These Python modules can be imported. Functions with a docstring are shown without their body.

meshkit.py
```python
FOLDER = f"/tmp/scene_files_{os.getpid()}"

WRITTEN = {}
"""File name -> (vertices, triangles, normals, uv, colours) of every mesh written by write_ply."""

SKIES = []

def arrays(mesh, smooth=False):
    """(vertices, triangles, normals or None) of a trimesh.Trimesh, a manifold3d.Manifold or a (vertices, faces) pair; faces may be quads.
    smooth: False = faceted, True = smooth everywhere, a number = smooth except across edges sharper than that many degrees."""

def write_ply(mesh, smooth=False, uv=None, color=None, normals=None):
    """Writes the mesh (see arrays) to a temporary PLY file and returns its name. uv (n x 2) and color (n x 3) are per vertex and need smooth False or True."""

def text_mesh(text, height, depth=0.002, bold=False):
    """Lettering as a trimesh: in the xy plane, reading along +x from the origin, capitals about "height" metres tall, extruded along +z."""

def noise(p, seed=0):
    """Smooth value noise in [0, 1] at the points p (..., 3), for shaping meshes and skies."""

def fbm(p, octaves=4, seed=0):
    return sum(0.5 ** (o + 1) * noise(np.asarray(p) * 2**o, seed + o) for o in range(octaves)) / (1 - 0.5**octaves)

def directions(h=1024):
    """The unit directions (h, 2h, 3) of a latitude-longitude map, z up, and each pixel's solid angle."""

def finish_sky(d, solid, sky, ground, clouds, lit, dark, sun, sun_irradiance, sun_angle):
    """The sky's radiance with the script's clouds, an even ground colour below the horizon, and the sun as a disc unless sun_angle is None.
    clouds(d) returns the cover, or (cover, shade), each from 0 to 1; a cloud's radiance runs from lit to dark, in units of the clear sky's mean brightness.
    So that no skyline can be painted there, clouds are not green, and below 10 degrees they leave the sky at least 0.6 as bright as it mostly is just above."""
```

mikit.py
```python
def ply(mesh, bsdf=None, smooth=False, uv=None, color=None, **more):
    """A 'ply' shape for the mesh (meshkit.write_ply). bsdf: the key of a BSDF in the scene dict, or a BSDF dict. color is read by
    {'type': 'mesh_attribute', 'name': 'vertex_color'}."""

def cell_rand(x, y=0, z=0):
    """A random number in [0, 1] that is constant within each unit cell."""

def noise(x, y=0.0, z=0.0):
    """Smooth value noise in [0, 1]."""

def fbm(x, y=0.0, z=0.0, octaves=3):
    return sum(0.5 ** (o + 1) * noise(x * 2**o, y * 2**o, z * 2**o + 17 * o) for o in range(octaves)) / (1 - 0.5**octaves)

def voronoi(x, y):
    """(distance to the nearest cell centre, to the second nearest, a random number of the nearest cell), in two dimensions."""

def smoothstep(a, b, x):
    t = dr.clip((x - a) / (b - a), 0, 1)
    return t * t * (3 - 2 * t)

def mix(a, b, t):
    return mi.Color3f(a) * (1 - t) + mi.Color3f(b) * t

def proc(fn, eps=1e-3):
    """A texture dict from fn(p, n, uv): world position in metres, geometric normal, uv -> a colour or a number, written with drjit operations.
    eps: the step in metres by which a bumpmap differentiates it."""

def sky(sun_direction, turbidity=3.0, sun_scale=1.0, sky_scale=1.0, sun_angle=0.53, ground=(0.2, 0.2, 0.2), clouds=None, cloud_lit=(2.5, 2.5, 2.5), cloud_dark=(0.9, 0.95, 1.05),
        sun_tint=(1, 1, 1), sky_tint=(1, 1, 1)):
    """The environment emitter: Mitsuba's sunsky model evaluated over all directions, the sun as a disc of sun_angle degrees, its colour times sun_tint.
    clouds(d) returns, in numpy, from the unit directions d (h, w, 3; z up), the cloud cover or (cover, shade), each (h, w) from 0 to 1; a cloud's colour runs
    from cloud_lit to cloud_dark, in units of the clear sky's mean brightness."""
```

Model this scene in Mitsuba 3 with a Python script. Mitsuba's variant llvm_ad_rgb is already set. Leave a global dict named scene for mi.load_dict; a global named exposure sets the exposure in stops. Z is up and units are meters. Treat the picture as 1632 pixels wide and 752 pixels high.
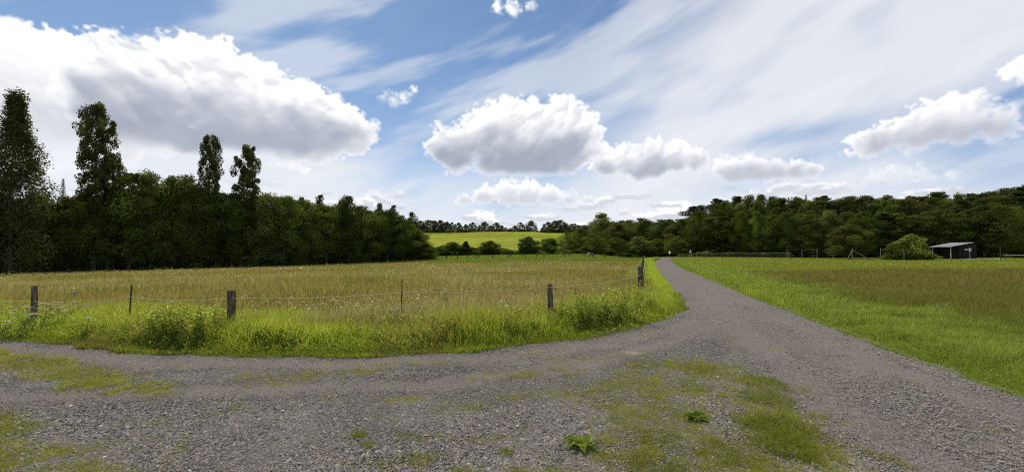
import math, random
import numpy as np, trimesh, manifold3d as m3d, mitsuba as mi, drjit as dr
import mikit, meshkit
from scipy.ndimage import gaussian_filter

# ------------------------------------------------------------------ camera, sky, exposure
exposure = 1.3
EYE = 1.6
scene, labels = {}, {}
T = mi.ScalarTransform4f
PITCH = math.atan(19 / 680)
scene['camera'] = {'type': 'perspective', 'fov': 2 * math.degrees(math.atan(816 / 680)), 'fov_axis': 'x', 'near_clip': 0.1, 'far_clip': 6000.0,
                   'to_world': T().look_at(origin=[0, 0, EYE], target=[0, math.cos(PITCH), EYE + math.sin(PITCH)], up=[0, 0, 1])}
SUN_AZ, SUN_EL = math.radians(-30), math.radians(59)
SUN = np.array([math.sin(SUN_AZ) * math.cos(SUN_EL), math.cos(SUN_AZ) * math.cos(SUN_EL), math.sin(SUN_EL)])


def sstep(a, b, x):
    t = np.clip((x - a) / (b - a), 0, 1)
    return t * t * (3 - 2 * t)


# cumulus heaps: (base elevation, softness of the base, darkness, lobes (azimuth, elevation, radius)), degrees, azimuth 0 along +y
HEAPS = [
    (8.0, 4.2, 0.45, [(-62, 12, 8), (-56, 12.5, 7.4), (-50, 12.0, 6.8), (-45.5, 13, 6.2), (-42, 14, 5.6)]),
    (10.0, 2.4, 0.92, [(-41, 15, 6.0), (-37, 15.6, 6.3), (-32.5, 15.2, 5.7), (-28.5, 14.6, 5.2), (-24.5, 14.4, 4.0), (-21.2, 14.3, 2.9), (-19.2, 14.9, 2.0)]),
    (9.7, 0.9, 1.0, [(-7.6, 13.4, 3.4), (-4.2, 14.6, 3.6), (-1.0, 15.4, 4.1), (2.6, 15.5, 4.1), (6.4, 15.2, 4.1), (9.0, 14.2, 3.2), (10.2, 12.9, 2.2), (-8.6, 12.9, 2.4), (2.0, 12.2, 4.4), (-7.2, 11.3, 2.0), (-3, 11.2, 2.6), (7.6, 11.4, 2.2), (4.4, 11.2, 2.8)]),
    (8.6, 0.9, 0.85, [(12.6, 10.6, 1.9), (15.2, 11.3, 2.1), (18.0, 11.5, 2.2), (21, 11.3, 2.0), (23.6, 10.6, 1.6), (17.5, 9.8, 2.4)]),
    (7.9, 0.9, 0.7, [(27.0, 9.3, 1.8), (29.2, 9.2, 1.8), (31.4, 8.8, 1.4), (33.6, 8.6, 1.2), (35.4, 8.5, 0.9)]),
    (9.3, 1.1, 0.75, [(39.0, 10.7, 1.0), (41.2, 10.8, 1.7), (43.8, 11.4, 2.2), (46.6, 11.6, 2.3), (48.8, 10.9, 1.8), (40.4, 9.9, 0.9)]),
    (6.2, 0.7, 0.55, [(40.2, 7.0, 1.0), (42.0, 7.2, 1.2), (44.0, 7.1, 1.2), (46.0, 6.8, 0.9)]),
    (5.7, 0.8, 0.5, [(-6.4, 6.2, 1.2), (-3.6, 6.8, 1.6), (-0.6, 7.3, 1.9), (2.2, 7.1, 1.8), (5.0, 6.7, 1.5), (7.8, 6.4, 1.3), (10.4, 6.0, 1.1)]),
    (17.4, 0.8, 0.06, [(-16.6, 18.8, 0.9), (-15.4, 18.5, 1.0), (-14.2, 19.0, 0.9), (-13.0, 20.0, 0.6)]),
    (8.9, 0.8, 0.12, [(-28.8, 9.6, 0.9), (-27.4, 9.6, 0.9), (-26.0, 9.2, 0.7)]),
    (13.7, 0.7, 0.25, [(50.8, 14.9, 1.3), (52.6, 15.1, 1.6)]),
    (28.4, 0.9, 0.1, [(-1.8, 29.9, 0.9), (0.2, 29.7, 1.0), (2.4, 29.9, 0.9)]),
]


def clouds(d):
    az, el = np.degrees(np.arctan2(d[..., 0], d[..., 1])), np.degrees(np.arcsin(d[..., 2]))
    rng = np.random.default_rng(5)
    heaps = list(HEAPS)
    for _ in range(26):                         # the rest of the sky goes on alike
        a = rng.uniform(62, 298)
        a, e, s = (a if a < 180 else a - 360), rng.uniform(5, 38), rng.uniform(0.5, 1.2)
        k = rng.uniform(1.5, 4) * s
        heaps.append((e, 1.2, 0.6, [(a + k * 0.9 * i, e + k * rng.uniform(0.4, 0.7), k * rng.uniform(0.7, 1.1)) for i in range(-2, 3)]))
    q = d * 57.3
    ws = [[meshkit.fbm(q / k, 2, 10 * i + j) - 0.5 for j in (1, 2)] for i, k in enumerate((2.6, 0.95, 0.36))]
    fine = meshkit.fbm(q / 0.5, 3, 6) - 0.5
    mid = meshkit.fbm(q / 3.0, 4, 8) - 0.5
    soft_edge = meshkit.fbm(q / 4.0, 2, 9)
    relief, body, low, alpha = (np.zeros(az.shape) for _ in range(4))
    for base, soft, dark, lobes in heaps:
        top = max(e + r for _, e, r in lobes)
        puffs = [(a, e, r, 1.0) for a, e, r in lobes]
        for a, e, r in lobes:
            for _ in range(18):
                th, k = rng.uniform(-0.35, math.pi + 0.35), r * rng.uniform(0.12, 0.34)
                puffs.append((a + math.cos(th) * (r - k * 0.6) * 1.02, e + math.sin(th) * (r - k * 0.6), k, 0.9))
            for _ in range(22):
                th, s = rng.uniform(0, math.pi), rng.uniform(0.3, 0.9)
                puffs.append((a + math.cos(th) * r * s, e + abs(math.sin(th)) * r * s * 0.9, r * rng.uniform(0.12, 0.34), 0.5))
        R = max(r for _, _, r in lobes)
        amp = (0.30 + 0.16 * min(R, 5), 0.30 + 0.16 * min(R, 3), 0.26 + 0.09 * min(R, 3))
        a0, a1 = min(a - r for a, e, r in lobes) - 3, max(a + r for a, e, r in lobes) + 3
        rows = np.nonzero((el[:, 0] > base - 3) & (el[:, 0] < top + 3))[0]
        cols = np.nonzero((((az[0] - a0) % 360) < (a1 - a0)))[0]
        if not len(rows) or not len(cols):
            continue
        ix = np.ix_(rows, cols)
        A = (az[ix] - a0) % 360 + a0 + sum(2 * k * w[0][ix] for k, w in zip(amp, ws))
        E = el[ix] + sum(1.6 * k * w[1][ix] for k, w in zip(amp, ws))
        ce = np.cos(np.radians(el[ix]))
        f, h, big = np.full(A.shape, -9.0), np.zeros(A.shape), np.zeros(A.shape)
        for a, e, r, w in puffs:
            d2 = ((A - a) * ce) ** 2 + (E - e) ** 2
            if w > 0.6:
                f = np.maximum(f, (r - np.sqrt(d2)) / (0.3 + 0.7 * min(r, 1.2)))
            hh = np.sqrt(np.maximum(r * r - d2, 0))
            h = np.maximum(h, 0.5 * hh if w == 1.0 else hh + (0.25 * r if w > 0.6 else 0.3 * R))
            if w == 1.0:
                big = np.maximum(big, hh / R)
        cut = sstep(base - soft * 0.7, base + soft * 0.8, el[ix] + 2.0 * ws[0][1][ix] * min(soft, 1.2) * 0.6 + mid[ix] * soft * 1.2)
        al = sstep(0.0, 0.32 + 2.6 * np.maximum(soft_edge[ix] - 0.40, 0) + 0.6 * (R < 1.3), f + fine[ix] * 1.0 + ws[2][0][ix] * 0.6 + 0.12) * cut
        v = np.clip((el[ix] - base) / (top - base), 0, 1)
        new = al > alpha[ix]
        relief[ix] = np.where(new, h, relief[ix])
        lo = dark * sstep(0.66, 0.18, v + mid[ix] * 0.55 + ws[0][0][ix] * 0.35 - 0.35 * (big - 0.6)) * sstep(0.05, 0.6, big)
        t = sstep(0.25, 0.9, al)
        low[ix] = low[ix] * (1 - t) + lo * t
        body[ix] = body[ix] * (1 - t) + dark * sstep(0.05, 0.7, big) * t
        alpha[ix] = np.maximum(alpha[ix], al)
    step = 180 / 1024
    relief = 0.5 * gaussian_filter(relief, 0.7) + 0.5 * gaussian_filter(relief, 2.0)
    low = gaussian_filter(low, 1.5)
    ge, ga = np.gradient(relief, step)
    ga, ge = ga / np.maximum(np.cos(np.radians(el)), 0.2), -ge          # rows run downwards
    if az[0, 1] < az[0, 0]:
        ga = -ga
    sx, sy = (math.degrees(SUN_AZ) - az), (math.degrees(SUN_EL) - el)
    n = np.hypot(sx, sy) + 1e-6
    slope = -(ga * sx + ge * sy) / n
    lit = np.clip(slope / np.sqrt(1 + ga * ga + ge * ge), -1, 1)
    shade = np.clip(low * (0.94 - 0.07 * lit) + (1 - low) * (0.02 + (0.10 + 0.34 * body) * (1 - sstep(-0.5, 0.5, lit))) + 0.05 * mid * body, 0, 1)
    # a bank of small far heaps above the horizon
    bank = meshkit.fbm(np.stack([d[..., 0] * 14, d[..., 1] * 14, el * 0.75], -1), 5, 31) + 0.10 * fine
    line = meshkit.fbm(np.stack([d[..., 0] * 6, d[..., 1] * 6, 0 * el], -1), 3, 33)
    banks = sstep(0.445, 0.53, bank - 0.035 * np.abs(el - 2.2 - 3.4 * line)) * sstep(8.5, 6, el)
    up = np.roll(bank, -3, 0) - bank
    bshade = np.clip(0.16 + 7.0 * -up, 0, 0.6)
    t = banks * 0.85 * (1 - alpha)
    shade = (shade * alpha + bshade * t) / np.maximum(alpha + t, 1e-3)
    alpha = alpha + t
    # thin high cloud: a fan of streaks to the right, faint veils elsewhere, milky air low down
    u, w = az * 0.94 + el * 0.34, el * 0.94 - az * 0.34
    st = np.stack([d[..., 0] * 4 + d[..., 2] * 3, d[..., 1] * 4, w * 0.15], -1)
    streak = 0.75 * meshkit.fbm(st, 4, 11) + 0.25 * meshkit.fbm(q / 6, 4, 12)
    blot = meshkit.fbm(np.stack([u / 13, w / 5, 0 * u], -1), 4, 14)
    silk = meshkit.fbm(np.stack([u / 5, w / 0.9, 0 * u], -1), 3, 15)
    fan = sstep(4, 22, az) * sstep(190, 90, az) * sstep(1, 5.5, w + 6.0 + 3 * (blot - 0.5)) * sstep(24, 10, w - 0.10 * (az - 20) + 9 * (streak - 0.5))
    gap = np.exp(-(((az - 33.5) / 5.5) ** 2 + ((el - 12.4 - 0.06 * (az - 33)) / 1.1) ** 2)) + 0.9 * np.exp(-(((az - 11.5) / 3.5) ** 2 + ((el - 17.6) / 1.4) ** 2))
    cirrus = fan * np.clip(0.70 + 0.85 * (streak - 0.38) + 0.9 * (blot - 0.45) + 0.15 * (silk - 0.5), 0, 1) * (1 - np.clip(gap * 1.1, 0, 1))
    veil = sstep(0.47, 0.72, meshkit.fbm(np.stack([u / 17 + 3, w / 3.2, 0 * u + 5], -1), 5, 21)) * 0.5 + 0.05 * (silk - 0.3)
    lowair = 0.86 * np.exp(-np.maximum(el - 2.5, 0) / 6.0) * (0.75 + 0.5 * blot)
    sheet = 0.8 * sstep(-10, -26, az) * sstep(-120, -80, az) * sstep(14.5, 9.5, el + 5 * (blot - 0.5)) + 0.45 * np.exp(-((el - 7) / 3.5) ** 2) * sstep(0.36, 0.6, blot)
    thin = np.clip(1 - (1 - np.clip(sheet, 0, 0.8)) * (1 - np.clip(cirrus, 0, 0.85)) * (1 - np.clip(veil, 0, 0.6)) * (1 - np.clip(lowair, 0, 0.85)), 0, 0.92)
    cover = 1 - (1 - alpha) * (1 - thin)
    return cover, np.where(cover > 0, (shade * alpha + 0.30 * thin * (1 - alpha)) / np.maximum(cover, 1e-3), 0)


scene['sky'] = mikit.sky(SUN.tolist(), turbidity=3, ground=(0.12, 0.14, 0.06), clouds=clouds, cloud_lit=(4.0, 4.0, 4.0), cloud_dark=(1.30, 1.46, 1.82), sky_tint=(1.05, 1.2, 1.4))

# ------------------------------------------------------------------ helpers
def numbered(name):
    k, i = name, 0
    while k in scene or any(x.startswith(k + '__') for x in scene):
        i += 1
        k = f'{name}_{i:03d}'
    return k


COUNT = {}


def fresh(name):
    """The next free key of that name (plain, then _001, _002, ...)."""
    i = COUNT.get(name, -1) + 1
    COUNT[name] = i
    return name if i == 0 else f'{name}_{i:03d}'


def tag(key, label=None, category=None, group=None, kind=None):
    e = {}
    for k, v in (('label', label), ('category', category), ('group', group), ('kind', kind)):
        if v:
            e[k] = v
    labels[key] = e
    return key


def put(name, mesh, bsdf, parent=None, smooth=False, uv=None, color=None):
    key = fresh(f'{parent}__{name}' if parent else name)
    scene[key] = mikit.ply(mesh, bsdf, smooth=smooth, uv=uv, color=color)
    return key


def rgb(c):
    return {'type': 'rgb', 'value': [float(x) for x in c]}


def bsdf(name, color, rough=0.8, **more):
    scene[name] = {'type': 'twosided', 'b': {'type': 'principled', 'base_color': color if isinstance(color, dict) else rgb(color), 'roughness': rough, 'specular': 0.3, **more}}


class Soup:
    """Collects triangles with a colour per vertex."""
    def __init__(self):
        self.v, self.f, self.c, self.n = [], [], [], 0

    def add(self, v, f, c=(0.5, 0.5, 0.5)):
        v = np.asarray(v, float).reshape(-1, 3)
        self.v.append(v)
        self.f.append(np.asarray(f, int) + self.n)
        self.c.append(np.broadcast_to(np.asarray(c, float), v.shape))
        self.n += len(v)

    def mesh(self):
        return np.vstack(self.v), np.vstack(self.f)

    def put(self, name, b, parent=None, smooth=False):
        return put(name, self.mesh(), b, parent, smooth, color=np.vstack(self.c))

    def shape(self, b, smooth=False):
        return mikit.ply(self.mesh(), b, smooth=smooth, color=np.vstack(self.c))


def tube(points, radii, sides=6, caps=True):
    p = np.asarray(points, float)
    r = np.broadcast_to(radii, (len(p),))
    t = np.gradient(p, axis=0)
    t /= np.linalg.norm(t, axis=1, keepdims=True) + 1e-12
    ref = np.where(np.abs(t[:, 2:]) < 0.9, [0, 0, 1.0], [1.0, 0, 0])
    a = np.cross(t, ref)
    a /= np.linalg.norm(a, axis=1, keepdims=True) + 1e-12
    b, ang = np.cross(t, a), np.arange(sides) * 2 * np.pi / sides
    v = (p[:, None] + r[:, None, None] * (np.cos(ang)[None, :, None] * a[:, None] + np.sin(ang)[None, :, None] * b[:, None])).reshape(-1, 3)
    i, j = np.meshgrid(np.arange(len(p) - 1), np.arange(sides), indexing='ij')
    q = np.stack([i * sides + j, i * sides + (j + 1) % sides, (i + 1) * sides + (j + 1) % sides, (i + 1) * sides + j], -1).reshape(-1, 4)
    f = np.vstack([q[:, [0, 1, 2]], q[:, [0, 2, 3]]])
    if caps:
        n = len(v)
        v = np.vstack([v, p[:1], p[-1:]])
        k = np.arange(sides)
        o = (len(p) - 1) * sides
        f = np.vstack([f, np.stack([k * 0 + n, (k + 1) % sides, k], 1), np.stack([k * 0 + n + 1, o + k, o + (k + 1) % sides], 1)])
    return v, f


def box(sx, sy, sz, at=(0, 0, 0), rz=0.0):
    m = trimesh.creation.box((sx, sy, sz))
    m.apply_transform(trimesh.transformations.rotation_matrix(rz, [0, 0, 1]))
    m.apply_translation(at)
    return m


def join(*ms):
    return trimesh.util.concatenate([trimesh.Trimesh(*m, process=False) if isinstance(m, tuple) else m for m in ms])


def unit(v):
    return v / (np.linalg.norm(v, axis=-1, keepdims=True) + 1e-12)


def ground(x, y):
    """Height of the land: level where the camera stands, falling gently to the left and ahead, then the far slope and the wooded rise on the right."""
    x, y = np.asarray(x, float), np.asarray(y, float)
    side = np.where(x < 0, 3.3, 1.2) * np.tanh(x / 150) * (1 - sstep(120, 210, y))
    z = sstep(6, 45, np.hypot(x, y)) * (side - 0.011 * np.clip(y, -20, 120))
    return z + 1.05 * sstep(76, 116, y) * sstep(31, 19, x) * sstep(-60, -20, x) + 15.5 * sstep(170, 380, y) + 6 * sstep(95, 190, y) * sstep(30, 80, x) * (1 - sstep(200, 270, y))


def bearing(px, d, top=None):
    """From a measured bearing (photo column) and a distance ahead: x, y, ground height (and the height of something whose top is at that photo row)."""
    x = (px - 816) / 680 * d
    z = float(ground(x, d))
    return (x, d, z) if top is None else (x, d, z, EYE + (395 - top) / 680 * d - z)


# ------------------------------------------------------------------ materials
COL = {'type': 'mesh_attribute', 'name': 'vertex_color'}
for name, tr, ro in (('grass_leaf', 1.25, 0.8), ('tree_leaf', 1.0, 0.6), ('weed_leaf', 1.3, 0.6)):
    scene[name] = {'type': 'principledthin', 'base_color': COL, 'roughness': ro, 'diff_trans': tr, 'spec_trans': 0.0, 'eta': 1.25}
scene['petal'] = {'type': 'principledthin', 'base_color': COL, 'roughness': 0.8, 'diff_trans': 0.7}
bsdf('stone', COL, 0.8)


def bark_fn(p, n, uv):
    k = mikit.fbm(p.x * 6, p.y * 6, p.z * 1.2, 3)
    return mikit.mix((0.045, 0.036, 0.028), (0.13, 0.11, 0.085), k)


bsdf('bark', mikit.proc(bark_fn), 0.9)


def post_fn(p, n, uv):
    k = mikit.fbm(p.x * 60, p.y * 60, p.z * 5, 3)
    s = mikit.fbm(p.x * 9, p.y * 9, p.z * 7, 3)
    c = mikit.mix((0.05, 0.037, 0.027), (0.19, 0.145, 0.10), mikit.smoothstep(0.25, 0.75, k))
    return mikit.mix(c, mi.Color3f(0.15, 0.145, 0.09), mikit.smoothstep(0.55, 0.75, s) * 0.6)


scene['post_wood'] = {'type': 'twosided', 'b': {'type': 'bumpmap', 't': mikit.proc(lambda p, n, uv: mikit.fbm(p.x * 70, p.y * 70, p.z * 4, 2)), 'scale': 0.006,
                      'b': {'type': 'principled', 'base_color': mikit.proc(post_fn), 'roughness': 0.9, 'specular': 0.2}}}
bsdf('dark_wood', mikit.proc(lambda p, n, uv: mikit.mix((0.03, 0.022, 0.018), (0.07, 0.052, 0.04), mikit.fbm(p.x * 9, p.y * 9, p.z * 2, 2))), 0.85)
bsdf('tarred_wood', mikit.proc(lambda p, n, uv: mikit.mix((0.010, 0.008, 0.008), (0.026, 0.021, 0.019), mikit.fbm(p.x * 9, p.y * 9, p.z * 2, 2))), 0.9)
bsdf('grey_wood', mikit.proc(lambda p, n, uv: mikit.mix((0.22, 0.20, 0.17), (0.42, 0.39, 0.34), mikit.fbm(p.x * 5, p.y * 5, p.z * 3, 2))), 0.85)
bsdf('roof_metal', mikit.proc(lambda p, n, uv: mikit.mix((0.20, 0.21, 0.23), (0.33, 0.34, 0.36), mikit.fbm(p.x * 1.5, p.y * 1.5, p.z * 3, 3))), 0.45)
bsdf('concrete', mikit.proc(lambda p, n, uv: mikit.mix((0.30, 0.29, 0.27), (0.45, 0.44, 0.41), mikit.fbm(p.x * 2, p.y * 2, p.z * 3, 3))), 0.85)
bsdf('grey_post', mikit.proc(lambda p, n, uv: mikit.mix((0.16, 0.155, 0.14), (0.27, 0.26, 0.24), mikit.fbm(p.x * 2, p.y * 2, p.z * 3, 3))), 0.85)
bsdf('wire', (0.14, 0.14, 0.135), 0.5, metallic=0.3)
bsdf('dark_metal', (0.05, 0.055, 0.05), 0.5)
bsdf('green_metal', (0.035, 0.06, 0.035), 0.6)
bsdf('pale_rope', (0.52, 0.50, 0.38), 0.8)
bsdf('black_plastic', (0.02, 0.02, 0.02), 0.4)
bsdf('white_paint', (0.78, 0.78, 0.76), 0.5)
bsdf('pale_print', (0.45, 0.46, 0.44), 0.6)
bsdf('white_cloth', (0.75, 0.75, 0.73), 0.9)
bsdf('dark_cloth', (0.025, 0.027, 0.035), 0.9)
bsdf('skin', (0.42, 0.25, 0.18), 0.6)
bsdf('hide', COL, 0.8)

# ------------------------------------------------------------------ land
rng = np.random.default_rng(11)


def axis(first, ratio, end):
    a, s = [0.0], first
    while a[-1] < end:
        a.append(a[-1] + s)
        s *= ratio
    return np.array(a)


pos = axis(0.6, 1.035, 1500)
gx = np.concatenate([-pos[:0:-1], pos])
neg = axis(0.6, 1.09, 300)
gy = np.concatenate([-neg[:0:-1], pos])
X, Y = np.meshgrid(gx, gy)


def grid(X, Y, Z):
    h, w = X.shape
    i, j = np.meshgrid(np.arange(h - 1), np.arange(w - 1), indexing='ij')
    a = i * w + j
    q = np.stack([a, a + 1, a + w + 1, a + w], -1).reshape(-1, 4)
    return np.stack([X, Y, Z], -1).reshape(-1, 3), q


# the edges of the gravel, in metres: the meadow's side from the far bend round the corner to the left track, and the right field's side
EDGE_L = np.array([(110, 120), (60, 116), (44, 112.5), (36.5, 105), (28.5, 85), (18.81, 56.4), (9.17, 26.1), (6.05, 15.8), (5.0, 12.6), (4.42, 11.0), (3.55, 9.75), (2.27, 8.43), (1.26, 7.56), (-0.16, 6.82),
                   (-1.56, 6.42), (-2.9, 6.28), (-3.8, 6.24), (-4.81, 6.39), (-6.0, 6.67), (-7.43, 7.11), (-8.92, 7.48), (-14, 8.9), (-24, 11.5)])
EDGE_R = np.array([(5.3, -8), (5.35, 1.5), (5.52, 4.65), (5.62, 5.12), (5.76, 5.78), (6.01, 6.82), (6.49, 8.63), (7.19, 11.32), (8.45, 15.84), (10.57, 22.96), (17.3, 44.2), (27.5, 74.0), (38.6, 103.0), (46, 108.5), (60, 112.3), (110, 116)])
import shapely
from shapely.geometry import Polygon, LineString, box as sbox


def ragged(pts, amp, step, seed):
    ls = LineString(pts)
    s = np.arange(0, ls.length, step)
    p = np.array([ls.interpolate(t).coords[0] for t in s])
    n = unit(np.gradient(p, axis=0))[:, ::-1] * [1, -1]
    q = np.c_[p / 0.8, 0 * s]
    return p + n * ((meshkit.fbm(q, 3, seed) - 0.5) * 2 * amp)[:, None]


edge_l, edge_r = ragged(EDGE_L, 0.22, 0.12, 3), ragged(EDGE_R, 0.2, 0.12, 4)
gravel_poly = Polygon(np.vstack([edge_l, [(-24, 5.5), (-9, 3.0), (-6.3, 2.0), (-6, -8)], edge_r])).buffer(0)
line_l, line_r = LineString(EDGE_L), LineString(EDGE_R)
shapely.prepare(gravel_poly)


def in_gravel(x, y):
    return shapely.contains_xy(gravel_poly, x, y)


def dist_to(line, x, y):
    return shapely.distance(line, shapely.points(np.asarray(x, float), np.asarray(y, float)))


PATCHES = [(-6.9, 6.0, 1.3, 0.30, -0.36, 1.3), (-5.4, 5.35, 1.0, 0.24, -0.36, 1.3), (-4.4, 5.0, 0.6, 0.2, -0.3, 0.7),         # x, y, half length, half width, turn, strength: the strip left
           (-4.9, 3.75, 0.9, 0.35, -0.35, 1.5), (-4.3, 3.2, 0.8, 0.35, -0.3, 1.2), (-3.9, 2.7, 0.8, 0.35, -0.2, 0.9),
           (2.45, 5.75, 0.75, 0.24, -0.15, 0.95), (2.9, 5.0, 0.55, 0.26, -0.7, 1.0), (2.6, 4.2, 0.55, 0.30, -1.1, 1.05), (2.35, 3.6, 0.6, 0.34, -1.2, 1.15), (1.9, 3.2, 0.5, 0.4, 0.2, 0.8),
           (1.55, 4.7, 0.7, 0.35, 0, 0.55), (1.2, 4.0, 0.7, 0.4, 0, 0.6), (0.5, 5.6, 0.9, 0.14, 0.12, 0.45), (-2.0, 5.5, 0.7, 0.12, 0, 0.8), (-1.0, 5.9, 1.4, 0.1, 0.05, 0.45),
           (-1.1, 4.5, 0.3, 0.12, 0, 0.8), (-0.45, 4.25, 0.3, 0.12, 0, 0.7), (-0.3, 3.6, 0.4, 0.1, 0, 0.6), (0.9, 3.3, 0.45, 0.3, 0.1, 0.85), (-0.9, 3.2, 0.35, 0.1, 0, 0.8), (0.1, 3.0, 0.7, 0.14, 0, 0.8),
           (-2.9, 5.3, 0.9, 0.14, 0, 0.5), (-3.0, 4.0, 0.8, 0.3, 0.2, 0.4), (0.2, 4.6, 0.9, 0.22, 0.1, 0.6), (0.3, 5.35, 1.0, 0.16, 0.2, 0.5), (-2.2, 4.4, 0.9, 0.25, 0.1, 0.35), (-3.2, 3.2, 0.8, 0.4, 0.1, 0.45), (1.2, 6.2, 0.8, 0.1, 0.3, 0.55)]


WEDGE = Polygon([(1.7, 6.1), (2.1, 6.3), (2.9, 6.05), (3.05, 5.3), (2.8, 4.3), (2.55, 3.5), (2.3, 2.5), (0.3, 2.5), (0.6, 3.4), (0.6, 4.2), (0.7, 4.9)])


def moss(x, y):
    """How green the gravel is, 0 to 1."""
    p = np.stack([x, y, 0 * x], -1)
    m = np.zeros(np.shape(x))
    for a, b, l, w, t, s in PATCHES:
        dx, dy = x - a, y - b
        u, v = dx * math.cos(t) + dy * math.sin(t), -dx * math.sin(t) + dy * math.cos(t)
        m = np.maximum(m, s * np.exp(-((u / l) ** 2 + (v / w) ** 2)))
    wedge = sstep(-0.25, 0.35, shapely.distance(WEDGE.exterior, shapely.points(x, y)) * np.where(shapely.contains_xy(WEDGE, x, y), 1, -1))
    m = np.maximum(m, wedge * (0.40 + 1.0 * (meshkit.fbm(p / 0.7, 3, 44) - 0.42)))
    m = m + 0.10 * sstep(3.0, 2.0, x - 0.1 * y) + 0.3 * (meshkit.fbm(p / 0.9, 3, 41) - 0.5)
    return np.clip(m + 0.8 * (meshkit.fbm(p / 0.25, 3, 42) - 0.53), 0, 1)


TRACKS = [(LineString([(-14, 8.1), (-8.5, 6.9), (-5, 5.95), (-2.5, 5.8), (0, 6.3), (1.6, 7.1), (3.6, 8.8), (5.3, 11.4)]), 0.34), (LineString([(-9, 5.6), (-5.4, 4.6), (-3.0, 4.8), (-1, 5.0), (1.0, 5.9), (2.6, 7.2), (4.8, 9.8)]), 0.28),
          (LineString([(2.7, 1.0), (3.1, 3.6), (3.5, 5.2), (4.2, 7.5), (5.3, 10.5), (7, 15)]), 0.42), (LineString([(4.6, 1.0), (4.8, 4.2), (5.1, 6.3), (5.8, 8.8), (6.9, 12.4)]), 0.38)]


def worn(x, y):
    """How far the gravel is ground to fines: wheel tracks."""
    m = np.zeros(np.shape(x))
    for ls, w in TRACKS:
        m = np.maximum(m, np.exp(-(dist_to(ls, x, y) / w) ** 2))
    p = np.stack([x, y, 0 * x], -1)
    m = np.maximum(m, 0.62 * sstep(2.6, 3.2, x - 0.12 * y))
    m = np.maximum(m, 0.8 * sstep(12, 18, y))
    return np.clip(m + 0.9 * (meshkit.fbm(p / 0.7, 3, 43) - 0.5), 0, 1)


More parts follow.
